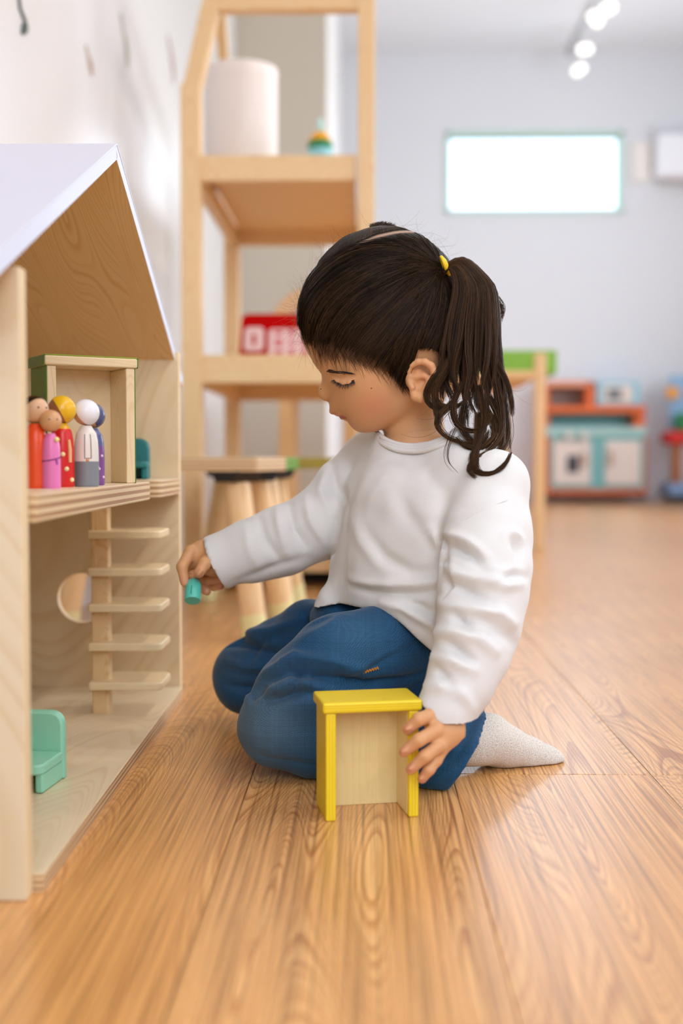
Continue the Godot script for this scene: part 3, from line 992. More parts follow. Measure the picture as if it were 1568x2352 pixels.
func far_things():
	var z = -9.05
	var k = thing("play_kitchen", "orange and teal toy kitchen with two white doors against the far wall", "toy kitchen", Vector3(1.83, 0, -9.2))
	var orange = plain(Color(0.90, 0.42, 0.16), 0.5)
	var teal = plain(Color(0.46, 0.70, 0.70), 0.5)
	var blue = plain(Color(0.58, 0.78, 0.84), 0.5)
	var pale = plain(Color(0.90, 0.84, 0.80), 0.5)
	var grey = plain(Color(0.58, 0.53, 0.50), 0.6)
	far_rect(k, "cabinet", 1254, 998, 1486, 1136, z, 0.36, 0.01, orange)
	far_rect(k, "face_frame", 1262, 1000, 1480, 1124, z + 0.012, 0.02, 0.004, teal)
	var d1 = far_rect(k, "oven_door", 1270, 1012, 1357, 1114, z + 0.03, 0.022, 0.006, pale)
	far_rect2(d1, k, "oven_window", 1301, 1046, 1329, 1086, z + 0.036, plain(Color(0.22, 0.22, 0.26), 0.3))
	far_rect2(d1, k, "door_handle", 1336, 1040, 1345, 1072, z + 0.055, plain(Color(0.72, 0.58, 0.46), 0.5))
	var d2 = far_rect(k, "cupboard_door", 1390, 1012, 1471, 1114, z + 0.03, 0.022, 0.006, pale)
	far_rect2(d2, k, "door_handle", 1398, 1036, 1408, 1070, z + 0.055, plain(Color(0.74, 0.62, 0.52), 0.5))
	far_rect(k, "countertop", 1254, 981, 1486, 1000, z + 0.03, 0.40, 0.006, plain(Color(0.68, 0.82, 0.80), 0.5))
	for x in [1305, 1341]:
		var st = mb()
		var p = at(x, 1000, -z - 0.05)
		tube(st, [p, p + Vector3(0, 0, 0.05)], [0.03, 0.026], 14)
		var kn = part("knob", st, pale, k)
		kn.position = -k.position
	far_rect(k, "backsplash", 1258, 948, 1456, 984, z - 0.30, 0.03, 0.004, teal)
	far_rect(k, "side_bracket", 1456, 940, 1482, 984, z - 0.1, 0.25, 0.006, orange)
	far_rect(k, "side_bracket", 1253, 878, 1262, 984, z - 0.1, 0.25, 0.006, orange)
	far_rect(k, "shelf", 1254, 932, 1484, 948, z - 0.05, 0.30, 0.006, orange)
	far_rect(k, "divider", 1346, 878, 1366, 934, z - 0.06, 0.26, 0.006, orange)
	far_rect(k, "hutch_back", 1262, 888, 1348, 932, z - 0.28, 0.02, 0.004, grey)
	far_rect(k, "hutch_top", 1256, 874, 1366, 888, z - 0.06, 0.26, 0.006, plain(Color(0.92, 0.62, 0.48), 0.5))
	var mw = far_rect(k, "microwave", 1369, 876, 1469, 932, z - 0.06, 0.26, 0.012, blue)
	far_rect2(mw, k, "microwave_front", 1384, 884, 1452, 926, z - 0.052, pale)
	far_rect2(mw, k, "microwave_window", 1394, 892, 1428, 918, z - 0.045, plain(Color(0.42, 0.44, 0.46), 0.4))
	for x in [1262, 1470]:
		far_rect(k, "foot", x, 1136, x + 14, 1146, z - 0.02, 0.3, 0.004, plain(Color(0.12, 0.08, 0.07), 0.6))
	var t = thing("toy_stand", "blue toy stand with orange disc, green tub and red tray, right of the toy kitchen", "toy", Vector3(2.5, 0, -9.2))
	var sky_blue = plain(Color(0.56, 0.72, 0.86), 0.5)
	far_rect(t, "back_board", 1536, 862, 1620, 985, z - 0.1, 0.03, 0.02, sky_blue)
	var st2 = mb()
	var q = at(1550, 901, -z)
	tube(st2, [q, q + Vector3(0, 0, 0.03)], [0.055, 0.05], 20)
	var disc = part("orange_disc", st2, plain(Color(0.92, 0.64, 0.26), 0.5), t)
	disc.position = -t.position + Vector3(0, 0, -0.09)
	far_rect(t, "green_tub", 1556, 948, 1610, 990, z + 0.05, 0.14, 0.02, plain(Color(0.10, 0.50, 0.28), 0.5))
	far_rect(t, "red_tray", 1538, 990, 1625, 1020, z + 0.1, 0.3, 0.02, plain(Color(0.82, 0.10, 0.06), 0.5))
	far_rect(t, "leg", 1545, 1018, 1564, 1112, z + 0.05, 0.06, 0.006, plain(Color(0.66, 0.38, 0.10), 0.5))
	far_rect(t, "leg", 1600, 1018, 1618, 1112, z + 0.05, 0.06, 0.006, plain(Color(0.66, 0.38, 0.10), 0.5))
	far_rect(t, "base", 1538, 1110, 1630, 1142, z + 0.12, 0.36, 0.03, plain(Color(0.50, 0.62, 0.78), 0.4))
	far_rect(t, "dark_foot", 1545, 1140, 1622, 1151, z + 0.06, 0.26, 0.004, M.black)
	var ac = thing("air_conditioner", "white wall mounted air conditioner high on the far wall, cut by the photo's right edge", "air conditioner", Vector3(2.8, 2.8, BACK))
	far_rect(ac, "casing", 1512, 302, 1730, 404, BACK + 0.2, 0.2, 0.03, plain(Color(0.97, 0.975, 1.0), 0.4))
	far_rect(ac, "air_outlet", 1520, 392, 1722, 412, BACK + 0.17, 0.15, 0.008, plain(Color(0.82, 0.80, 0.80), 0.5))  # outlet along the underside, its grey taking in the shade there
	var wp = thing("wall_panel", "small cream panel on the far wall between the window and the air conditioner", "wall panel", Vector3(2.2, 2.8, BACK))
	far_rect(wp, "cover", 1452, 326, 1496, 416, BACK + 0.03, 0.03, 0.008, plain(Color(0.95, 0.93, 0.91), 0.5))
	far_rect(wp, "rim", 1448, 322, 1500, 420, BACK + 0.012, 0.012, 0.004, M.white)
	# ceiling rail with spotlights
	var tr = thing("track_light", "white ceiling rail with four glowing cylindrical spotlights, upper right", "track light", Vector3(1.6, 3.5, -8.5))
	box("rail", Vector3(0, 0.03, 3.95), Vector3(0.04, 0.035, 10.4), 0.004, plain(Color(0.80, 0.81, 0.83), 0.5), tr, 2)
	var heads = [[1396, 20, 7.96, Vector3(-0.8, -0.55, 0.35)], [1366, 43, 8.13, Vector3(0.55, -0.8, 0.35)], [1343, 113, 8.74, Vector3(-0.9, -0.2, 0.45)], [1330, 160, 9.1, Vector3(-0.75, -0.6, 0.35)]]
	for hd in heads:
		lamp_head(tr, at(hd[0], hd[1], hd[2]) - tr.position, hd[3])
	for zz in [1.2, -0.2, -1.3, -2.4, -3.8, -5.2]:  # heads out of view, for the unseen front spotlights
		lamp_head(tr, Vector3(1.62, 3.3, zz) - tr.position, Vector3(-0.6, -0.75, 0.1))

func lamp_head(tr, p: Vector3, d: Vector3):
	d = d.normalized()
	var st = mb()
	tube(st, [p - d * 0.045, p - d * 0.04, p + d * 0.04], [0.026, 0.033, 0.033], 20)
	var h = part("lamp_head", st, M.lamp, tr)
	st = mb()
	tube(st, [p + d * 0.038, p + d * 0.046], [0.031, 0.030], 20)
	part("lamp_lens", st, M.lamp, h)
	st = mb()
	tube(st, [p + Vector3(0, 0.03, 0), Vector3(p.x, 0.02, p.z)], [0.007, 0.007], 8)
	part("stem", st, M.lamp_body, h)

func far_rect2(parent_part, o, called, x0, y0, x1, y1, z, mat):
	var a = at(x0, y1, -z)
	var b = at(x1, y0, -z)
	return box(called, Vector3((a.x + b.x) / 2, (a.y + b.y) / 2, z - 0.01) - (o.position as Vector3), Vector3(b.x - a.x, b.y - a.y, 0.02), 0.004, mat, parent_part)

# ---------- a volume to sculpt in ----------
class Clay:
	var o := Vector3.ZERO
	var h := 0.004
	var nx := 0
	var ny := 0
	var nz := 0
	var f := PackedFloat32Array()

	func _init(lo: Vector3, hi: Vector3, step: float):
		o = lo
		h = step
		nx = int(ceil((hi.x - lo.x) / step)) + 1
		ny = int(ceil((hi.y - lo.y) / step)) + 1
		nz = int(ceil((hi.z - lo.z) / step)) + 1
		f.resize(nx * ny * nz)
		f.fill(9.0)

	# joins (or cuts away) a tapered round bar, blended over k
	func bar(a: Vector3, b: Vector3, ra: float, rb: float, k: float, cut := false) -> void:
		var m := maxf(ra, rb) + k + 3.0 * h
		var x0 := clampi(int((minf(a.x, b.x) - m - o.x) / h), 0, nx - 1)
		var x1 := clampi(int((maxf(a.x, b.x) + m - o.x) / h) + 1, 0, nx - 1)
		var y0 := clampi(int((minf(a.y, b.y) - m - o.y) / h), 0, ny - 1)
		var y1 := clampi(int((maxf(a.y, b.y) + m - o.y) / h) + 1, 0, ny - 1)
		var z0 := clampi(int((minf(a.z, b.z) - m - o.z) / h), 0, nz - 1)
		var z1 := clampi(int((maxf(a.z, b.z) + m - o.z) / h) + 1, 0, nz - 1)
		var ab := b - a
		var abx := ab.x
		var aby := ab.y
		var abz := ab.z
		var inv := 1.0 / maxf(ab.length_squared(), 1e-9)
		var dr := rb - ra
		for iz in range(z0, z1 + 1):
			var pz := o.z + iz * h - a.z
			for iy in range(y0, y1 + 1):
				var py := o.y + iy * h - a.y
				var i := (iz * ny + iy) * nx + x0
				var px := o.x + x0 * h - a.x
				for ix in range(x0, x1 + 1):
					var t := clampf((px * abx + py * aby + pz * abz) * inv, 0.0, 1.0)
					var dx := px - abx * t
					var dy := py - aby * t
					var dz := pz - abz * t
					var d := sqrt(dx * dx + dy * dy + dz * dz) - ra - dr * t
					var e := f[i]
					if cut:
						var q := maxf(k - absf(e + d), 0.0)
						f[i] = maxf(e, -d) + q * q * 0.25 / k
					else:
						var q := maxf(k - absf(d - e), 0.0)
						f[i] = minf(d, e) - q * q * 0.25 / k
					i += 1
					px += h

	func chain(pts: Array, radii: Array, k: float) -> void:
		for i in pts.size() - 1:
			bar(pts[i], pts[i + 1], radii[i], radii[i + 1], k)

	# keeps what lies on the side n.p < c
	func plane(n: Vector3, c: float) -> void:
		var i := 0
		for iz in nz:
			for iy in ny:
				var base := n.z * (o.z + iz * h) + n.y * (o.y + iy * h) - c
				for ix in nx:
					var d := base + n.x * (o.x + ix * h)
					if d > f[i]:
						f[i] = d
					i += 1

	# surface nets: [points, triangle corners]
	func skin() -> Array:
		var sy := nx
		var sz := nx * ny
		var ids := PackedInt32Array()
		ids.resize(f.size())
		ids.fill(-1)
		var v := PackedVector3Array()
		var cells := PackedInt32Array()
		var lim := 3.0 * h
		var offs := PackedInt32Array([0, 1, sy, sy + 1, sz, sz + 1, sz + sy, sz + sy + 1])
		var ea := PackedInt32Array([0, 2, 4, 6, 0, 1, 4, 5, 0, 1, 2, 3])
		var eb := PackedInt32Array([1, 3, 5, 7, 2, 3, 6, 7, 4, 5, 6, 7])
		for iz in nz - 1:
			for iy in ny - 1:
				var i := (iz * ny + iy) * nx
				for ix in nx - 1:
					var c := f[i]
					if c < lim and c > -lim:
						var neg := 0
						for k in 8:
							if f[i + offs[k]] < 0.0:
								neg += 1
						if neg > 0 and neg < 8:
							var s := Vector3.ZERO
							var n := 0
							for e in 12:
								var ka := ea[e]
								var kb := eb[e]
								var fa := f[i + offs[ka]]
								var fb := f[i + offs[kb]]
								if (fa < 0.0) != (fb < 0.0):
									var t := fa / (fa - fb)
									var pa := Vector3(ka & 1, (ka >> 1) & 1, ka >> 2)
									var pb := Vector3(kb & 1, (kb >> 1) & 1, kb >> 2)
									s += pa + (pb - pa) * t
									n += 1
							ids[i] = v.size()
							v.append(o + (Vector3(ix, iy, iz) + s / n) * h)
							cells.append(i)
					i += 1
		var t := PackedInt32Array()
		for q in cells.size():
			var i := cells[q]
			var ins := f[i] < 0.0
			for a in 3:
				var st := 1 if a == 0 else sy if a == 1 else sz
				if (f[i + st] < 0.0) == ins:
					continue
				var u := sy if a == 0 else sz if a == 1 else 1
				var w := sz if a == 0 else 1 if a == 1 else sy
				if i - u - w < 0:
					continue
				var p0 := ids[i]
				var p1 := ids[i - w]
				var p2 := ids[i - u - w]
				var p3 := ids[i - u]
				if p0 < 0 or p1 < 0 or p2 < 0 or p3 < 0:
					continue
				if ins:
					t.append_array([p0, p1, p2, p0, p2, p3])
				else:
					t.append_array([p0, p2, p1, p0, p3, p2])
		return [v, t]

# evens a mesh out
func relax(v: PackedVector3Array, t: PackedInt32Array, times: int, amount := 0.6) -> PackedVector3Array:
	for k in times:
		var sum := PackedVector3Array()
		sum.resize(v.size())
		var n := PackedInt32Array()
		n.resize(v.size())
		for i in range(0, t.size(), 3):
			var a := t[i]
			var b := t[i + 1]
			var c := t[i + 2]
			sum[a] += v[b] + v[c]
			sum[b] += v[a] + v[c]
			sum[c] += v[a] + v[b]
			n[a] += 2
			n[b] += 2
			n[c] += 2
		for i in v.size():
			if n[i]:
				v[i] = v[i].lerp(sum[i] / n[i], amount)
	return v

func normals(v: PackedVector3Array, t: PackedInt32Array) -> PackedVector3Array:
	var n := PackedVector3Array()
	n.resize(v.size())
	for i in range(0, t.size(), 3):
		var a := v[t[i]]
		var c := (v[t[i + 2]] - a).cross(v[t[i + 1]] - a)
		n[t[i]] += c
		n[t[i + 1]] += c
		n[t[i + 2]] += c
	for i in n.size():
		n[i] = n[i].normalized()
	return n

# raised folds (amount > 0) and creases (amount < 0) along lines of points: [points, height, breadth]
func folds(v: PackedVector3Array, n: PackedVector3Array, list: Array) -> void:
	for fo in list:
		var pts: PackedVector3Array = fo[0]
		var amp: float = fo[1]
		var br: float = fo[2]
		var lo := pts[0]
		var hi := pts[0]
		for p in pts:
			lo = lo.min(p)
			hi = hi.max(p)
		var m := Vector3.ONE * br * 2.4
		m.z = 0.06
		lo -= m
		hi += m
		var count := pts.size() - 1
		for i in v.size():
			var p := v[i]
			if p.x < lo.x or p.y < lo.y or p.z < lo.z or p.x > hi.x or p.y > hi.y or p.z > hi.z:
				continue
			if n[i].z < 0.05:
				continue
			var best := 9.0
			var at_end := 0.0
			for k in count:
				var a := pts[k]
				var ab := pts[k + 1] - a
				ab.z *= 0.06
				var ap := p - a
				ap.z *= 0.06
				var t := clampf(ap.dot(ab) / maxf(ab.length_squared(), 1e-9), 0.0, 1.0)
				var d := (ap - ab * t).length_squared()
				if d < best:
					best = d
					at_end = (k + t) / count
			var w := exp(-best / (br * br)) * (0.35 + 0.65 * sin(PI * clampf(at_end, 0.03, 0.97)))
			v[i] = p + n[i] * (amp * w)

func mesh_of(v, n, t, cols = null) -> ArrayMesh:
	var a := []
	a.resize(Mesh.ARRAY_MAX)
	a[Mesh.ARRAY_VERTEX] = v
	a[Mesh.ARRAY_NORMAL] = n
	a[Mesh.ARRAY_INDEX] = t
	if cols != null:
		a[Mesh.ARRAY_COLOR] = cols
	var m := ArrayMesh.new()
	m.add_surface_from_arrays(Mesh.PRIMITIVE_TRIANGLES, a)
	return m

# joints given as [x, y, d, r]: place in the photograph, metres ahead, radius in its pixels
func joints(list: Array) -> Array:
	var p := []
	var r := []
	for j in list:
		p.append(at(j[0], j[1], j[2]))
		r.append(j[3] * j[2] / F)
	return [p, r]

func limb(c: Clay, list: Array, k: float) -> void:
	var j := joints(list)
	c.chain(j[0], j[1], k)

func line(d: float, flat: Array, amp: float, br: float) -> Array:
	var p := PackedVector3Array()
	for i in range(0, flat.size(), 2):
		p.append(at(flat[i], flat[i + 1], d))
	return [p, amp, br]

# ---------- the child ----------
const HD := 1.345            # the head's middle is this far ahead
const HC := Vector2(885, 775)
var hs := HD / F             # metres per pixel there
var face_r := PackedFloat32Array()
var base_r := PackedFloat32Array()
var hair_r := PackedFloat32Array()
var hx: Vector3
var hy: Vector3
var ho: Vector3

func radii_of(poly: Array, blur: int) -> PackedFloat32Array:
	var out := PackedFloat32Array()
	var n := poly.size() / 2
	for k in 720:
		var a := TAU * k / 720.0
		var d := Vector2(cos(a), sin(a))
		var best := 0.0
		for i in n:
			var p := Vector2(poly[i * 2], poly[i * 2 + 1]) - HC
			var j := (i + 1) % n
			var e := Vector2(poly[j * 2], poly[j * 2 + 1]) - HC - p
			var den := d.cross(e)
			if absf(den) < 1e-6:
				continue
			var t := p.cross(e) / den
			var u := p.cross(d) / den
			if t > 0.0 and u >= 0.0 and u <= 1.0:
				best = maxf(best, t)
		out.append(best)
	for pass_ in 2:
		var s := PackedFloat32Array()
		for k in 720:
			var sum := 0.0
			for q in range(-blur, blur + 1):
				sum += out[(k + q + 720) % 720]
			s.append(sum / (2 * blur + 1))
		out = s
	return out

func pick(tab: PackedFloat32Array, a: float) -> float:
	var x := fposmod(a / TAU * 720.0, 720.0)
	var i := int(x) % 720
	return lerpf(tab[i], tab[(i + 1) % 720], x - floorf(x))

func half_width(x: float, y: float) -> float:
	var s := (x - 885.0) * 0.555 + (y - 775.0) * 0.83
	var w := 141.0 - 30.0 * smoothstep(10.0, 160.0, s)
	w += 7.0 * exp(-(pow(x - 850.0, 2) + pow(y - 925.0, 2)) / 2200.0)         # cheek
	w -= 9.0 * exp(-(pow(x - 783.0, 2) / 700.0 + pow(y - 868.0, 2) / 260.0))   # eye socket
	w += 4.0 * exp(-(pow(x - 790.0, 2) / 420.0 + pow(y - 885.0, 2) / 130.0))   # closed lid
	return w

# how far out of the head (1 = its skin), q in pixels about HC, z towards the camera
func head_at(x: float, y: float, z: float, tab: PackedFloat32Array, grow: float) -> float:
	var r := Vector2(x, y).length()
	var a := atan2(y, x)
	var R := pick(tab, a)
	var ad := rad_to_deg(a)
	if tab == face_r:
		var sg := 24.0 if ad > 133.0 else 36.0
		var b := pick(base_r, a)
		R = b + (R - b) * exp(-z * z / (sg * sg))
	var A := half_width(x + HC.x, y + HC.y) + grow
	return pow(pow(r / R, 2.2) + pow(absf(z) / A, 2.2), 1.0 / 2.2)

func hp(x: float, y: float, z: float) -> Vector3:   # head pixels to the room
	return ho + hx * (x - HC.x) + hy * (y - HC.y) + Vector3(0, 0, z * hs)

func hq(x: float, y: float, z: float) -> Vector3:   # the same, as seen in the photograph
	return at(x, y, HD - z * hs)

func surf_z(x: float, y: float, tab: PackedFloat32Array, grow: float) -> float:
	var q := Vector2(x, y) - HC
	var R := pick(tab, atan2(q.y, q.x))
	var rho := minf(q.length() / R, 0.999)
	return (half_width(x, y) + grow) * pow(1.0 - pow(rho, 2.2), 1.0 / 2.2)

var face_poly := PackedVector2Array()
var hairline := [[690, 770], [712, 800], [738, 820], [775, 838], [815, 848], [855, 858], [890, 872], [915, 890], [930, 905], [940, 900], [938, 868], [944, 838], [962, 818], [984, 820], [1004, 838], [1012, 870], [1004, 905], [1010, 935], [1040, 960]]
const TEMPLE := [688, 752, 704, 772, 730, 784, 765, 790, 800, 798, 835, 812, 868, 828, 900, 850, 922, 880, 932, 900]
const TIE := Vector3(1013, 625, 94)
const PART := [712, 672, 740, 636, 775, 606, 820, 579, 865, 559, 905, 548, 948, 540]

func person():
	var who = thing("person", "small child in white long sleeved shirt and blue jeans kneeling on the floor, holding toys", "person", at(900, 1700, 1.33) * Vector3(1, 0, 1))
	var off: Vector3 = -who.position
	ho = at(HC.x, HC.y, HD)
	hx = at(HC.x + 1, HC.y, HD) - ho
	hy = at(HC.x, HC.y + 1, HD) - ho
	face_r = radii_of([690, 777, 706, 810, 721, 836, 731, 849, 739, 859, 738, 877, 732.5, 890, 729.5, 901, 732, 912, 742, 921, 754.5, 923, 756, 933, 756, 941, 763, 948.5, 777, 952, 781, 956, 795, 961, 797, 968, 801, 975, 810, 985.5, 823, 993.5, 840, 995.5, 864, 992, 888, 984, 918, 971, 951, 952, 985, 932, 1003, 920, 1020, 885, 1038, 820, 1046, 750, 1046, 690, 1032, 632, 1004, 588, 962, 557, 915, 544, 850, 547, 794, 568, 746, 613, 716, 660, 701, 703, 694, 742], 1)
	base_r = radii_of([690, 777, 706, 810, 721, 838, 735, 860, 748, 885, 758, 908, 768, 930, 779, 950, 792, 966, 803, 979, 814, 988, 826, 994, 842, 996, 864, 992, 888, 984, 918, 971, 951, 952, 985, 932, 1003, 920, 1020, 885, 1038, 820, 1046, 750, 1046, 690, 1032, 632, 1004, 588, 962, 557, 915, 544, 850, 547, 794, 568, 746, 613, 716, 660, 701, 703, 694, 742], 4)
	hair_r = radii_of([691, 777, 708, 812, 722, 840, 760, 920, 820, 985, 918, 972, 985, 935, 1010, 920, 1030, 885, 1050, 820, 1058, 750, 1057, 690, 1044, 628, 1028, 596, 1004, 572, 965, 541, 915, 526, 870, 525, 848, 529, 790, 549, 738, 596, 703, 648, 686, 695, 683, 742], 5)
	for p in hairline:
		face_poly.append(Vector2(p[0], p[1]))
	face_poly.append_array(PackedVector2Array([Vector2(1050, 1050), Vector2(650, 1050), Vector2(650, 760)]))
	body(who, off)
	clothes(who, off)
	hair(who, off)

func shifted(v: PackedVector3Array, off: Vector3) -> PackedVector3Array:
	for i in v.size():
		v[i] += off
	return v

func body(who, off: Vector3):
	var V := PackedVector3Array()
	var N := PackedVector3Array()
	var T := PackedInt32Array()
	var C := PackedColorArray()
	# trunk, arms and legs under the clothes
	var lo := at(480, 1840, 1.30)
	var c := Clay.new(Vector3(lo.x - 0.05, -0.005, -1.60), Vector3(0.36, 0.45, -1.02), 0.006)
	limb(c, [[955, 960, 1.365, 56], [950, 1035, 1.365, 66]], 0.01)
	limb(c, [[1040, 1110, 1.30, 62], [1010, 1300, 1.30, 72], [985, 1430, 1.30, 60]], 0.03)
	limb(c, [[890, 1105, 1.40, 58], [880, 1290, 1.38, 66], [890, 1360, 1.37, 52]], 0.03)
	limb(c, [[960, 1050, 1.36, 60], [950, 1200, 1.35, 80], [940, 1420, 1.34, 62]], 0.03)
	limb(c, [[1100, 1125, 1.265, 52], [1112, 1330, 1.19, 46], [1035, 1655, 1.12, 37]], 0.02)
	limb(c, [[845, 1075, 1.44, 46], [735, 1205, 1.43, 46], [480, 1284, 1.412, 33]], 0.02)
	limb(c, [[960, 1500, 1.31, 60], [800, 1550, 1.268, 56], [660, 1650, 1.25, 54], [850, 1708, 1.25, 40], [1000, 1712, 1.255, 40], [1110, 1712, 1.28, 36]], 0.015)
	limb(c, [[880, 1480, 1.40, 50], [740, 1480, 1.455, 34], [580, 1555, 1.50, 44], [860, 1600, 1.47, 36]], 0.015)
	var m := c.skin()
	append_body(V, N, T, C, relax(m[0], m[1], 1), m[1], 0)
	# head
	var s := 1.45 / 1000.0
	var l0 := hp(650, 1035, -165)
	var l1 := hp(1090, 520, 165)
	c = Clay.new(l0, l1, s)
	fill_head(c, 1.0)
	for sd in [1.0, -1.0]:
		# wings of the nose, lids
		c.bar(hp(768, 911, sd * 17), hp(760, 908, sd * 10), 8.5 * hs, 8.0 * hs, 5 * hs)
		c.bar(hp(757, 918, sd * 9), hp(764, 921, sd * 12), 2.6 * hs, 2.6 * hs, 4 * hs, true)
		var lid := []
		for k in 5:
			var q := [Vector2(766, 874), Vector2(776, 882), Vector2(790, 887), Vector2(803, 886), Vector2(813, 880)][k] as Vector2
			lid.append(hp(q.x, q.y, sd * (surf_z(q.x, q.y, base_r, 0.0) + 0.5)))
		c.chain(lid, [1.2 * hs, 2.6 * hs, 3.2 * hs, 2.8 * hs, 1.0 * hs], 6 * hs)
		# lips
		c.chain([hp(762, 946, sd * 2), hp(775, 951, sd * 12), hp(790, 957, sd * 24)], [5 * hs, 4.5 * hs, 2 * hs], 6 * hs)
		c.chain([hp(785, 959, sd * 2), hp(792, 961, sd * 12), hp(800, 963, sd * 22)], [5 * hs, 4.5 * hs, 2 * hs], 5 * hs)
		c.chain([hp(776, 955, sd * 2), hp(788, 958.5, sd * 16), hp(803, 963, sd * 30)], [1.6 * hs, 1.6 * hs, 1.0 * hs], 2.5 * hs, )
	for sd in [1.0, -1.0]:
		c.bar(hp(774, 956, sd * 4), hp(803, 963, sd * 32), 1.2 * hs, 1.0 * hs, 3 * hs, true)
		if sd < 0.0:
			ear(c, sd)
	limb(c, [[958, 905, 1.36, 62], [952, 1000, 1.365, 62], [950, 1050, 1.365, 70]], 0.012)
	m = c.skin()
	append_body(V, N, T, C, relax(m[0], m[1], 1, 0.4), m[1], 1)
	var e0 := hq(918, 935, 78)
	var e1 := hq(1020, 812, 150)
	c = Clay.new(Vector3(e0.x, e0.y, e0.z), Vector3(e1.x, e1.y, e1.z), 0.001)
	fill_head(c, 1.0)
	ear(c, 1.0)
	m = c.skin()
	append_body(V, N, T, C, relax(m[0], m[1], 2, 0.5), m[1], 1)
	# hand on the yellow cupboard
	var g := Clay.new(at(905, 1815, 1.12) - Vector3(0, 0, 0.06), at(1065, 1590, 1.12) + Vector3(0, 0, 0.06), 0.0013)
	var kn := [[990, 1643, 1.1015, 17.5], [1003, 1677, 1.0935, 17.5], [1008, 1712, 1.0915, 16.5], [1001, 1745, 1.0955, 14.5]]
	for k in kn:
		limb(g, [[1040, 1660, 1.1205, 36], [1026, 1678, 1.1085, 30], k], 0.006)
	limb(g, [[1040, 1655, 1.1205, 37], [1075, 1590, 1.1205, 38]], 0.006)
	limb(g, [kn[0], [962, 1652, 1.0905, 15.5], [936, 1676, 1.0935, 13]], 0.0025)
	limb(g, [kn[1], [962, 1700, 1.0825, 15.5], [927, 1727, 1.0865, 12.5]], 0.0025)
	limb(g, [kn[2], [976, 1737, 1.0835, 15], [943, 1767, 1.0875, 12.5]], 0.0025)
	limb(g, [kn[3], [985, 1768, 1.0895, 13], [969, 1789, 1.0935, 11]], 0.0025)
	limb(g, [[1020, 1660, 1.1255, 19], [1000, 1655, 1.1415, 15], [986, 1668, 1.1515, 12.5]], 0.005)
	for q in [[936, 1676, 1.0870], [927, 1727, 1.0810], [943, 1767, 1.0820], [968, 1789, 1.0885]]:   # nails
		limb(g, [[q[0] - 2, q[1] - 1, q[2], 5.5], [q[0] + 5, q[1] - 5, q[2] + 0.0005, 6]], 0.0012)
	m = g.skin()
	append_body(V, N, T, C, relax(m[0], m[1], 1, 0.5), m[1], 2)
	# hand with the small doll
	g = Clay.new(at(395, 1385, 1.41) - Vector3(0, 0, 0.075), at(530, 1225, 1.41) + Vector3(0, 0, 0.06), 0.0013)
	var k2 := [[438, 1268, 1.402, 16], [444, 1272, 1.420, 16.5], [456, 1284, 1.436, 15.5], [470, 1296, 1.445, 14]]
	for k in k2:
		limb(g, [[490, 1284, 1.412, 36], [466, 1277, 1.415, 30], k], 0.006)
	limb(g, [[490, 1284, 1.412, 32], [540, 1272, 1.413, 34]], 0.006)
	limb(g, [k2[0], [418, 1302, 1.392, 13], [424, 1338, 1.388, 10.5]], 0.0025)
	limb(g, [k2[1], [438, 1318, 1.436, 13], [455, 1345, 1.430, 11.5], [475, 1358, 1.418, 10]], 0.0025)
	limb(g, [k2[2], [456, 1325, 1.442, 12.5], [482, 1334, 1.428, 12], [508, 1330, 1.418, 10]], 0.0025)
	limb(g, [k2[3], [474, 1334, 1.446, 11], [490, 1346, 1.436, 11], [507, 1345, 1.426, 9.5]], 0.0025)
	limb(g, [[484, 1282, 1.398, 20], [471, 1294, 1.384, 14.5], [457, 1316, 1.376, 12.5]], 0.004)
	limb(g, [[456, 1318, 1.3705, 5.5], [460, 1312, 1.371, 6]], 0.0012)
	m = g.skin()
	append_body(V, N, T, C, relax(m[0], m[1], 1, 0.5), m[1], 3)
	var skin := plain(Color.WHITE, 0.48, 0.45)
	skin.vertex_color_use_as_albedo = true
	skin.subsurf_scatter_enabled = true
	skin.subsurf_scatter_strength = 0.08
	var b = put("body", mesh_of(shifted(V, off), N, T, C), who)
	b.mesh.surface_set_material(0, skin)
	# brow, lashes, two small moles
	var dark := plain(Color(0.10, 0.065, 0.05), 0.5)
	var st := mb()
	for k in 130:
		var u := k / 129.0
		var q := Vector2(736, 850).lerp(Vector2(766, 861), u * 2.0) if u < 0.5 else Vector2(766, 861).lerp(Vector2(806, 865), u * 2.0 - 1.0)
		q += Vector2(rng.randf_range(-2, 2), rng.randf_range(-3.5, 3.5) * (1.0 - 0.5 * u))
		var l := rng.randf_range(7, 13)
		var pts := []
		for j in 3:
			var w := q + Vector2(l, l * 0.28) * (j / 2.0)
			pts.append(hp(w.x, w.y, surf_z(w.x, w.y, face_r, 1.2 + (0.8 if j == 1 else 0.0))) + off)
		tube(st, pts, [0.00034, 0.00030, 0.00006], 3, false)
	part("eyebrow", st, plain(Color(0.17, 0.10, 0.07), 0.5), who)
	st = mb()
	for k in 46:
		var u := k / 45.0
		var q := Vector2(769, 877).lerp(Vector2(790, 889), minf(1.0, u * 1.9)).lerp(Vector2(813, 882), maxf(0.0, u * 1.6 - 0.6))
		var dir := Vector2(-0.75, 0.55).lerp(Vector2(0.35, 0.9), u).normalized().rotated(rng.randf_range(-0.12, 0.12))
		var l := rng.randf_range(12, 18) * (0.75 + 0.25 * sin(u * PI))
		var pts := []
		var z0 := surf_z(q.x, q.y, base_r, 2.5)
		for j in 4:
			var w := q + dir * l * (j / 3.0) + Vector2(0, -2.0 * j * j / 9.0)
			pts.append(hp(w.x, w.y, z0 + 4.5 * j / 3.0) + off)
		tube(st, pts, [0.0004, 0.00035, 0.00025, 0.00006], 4, false)
	var edge := []
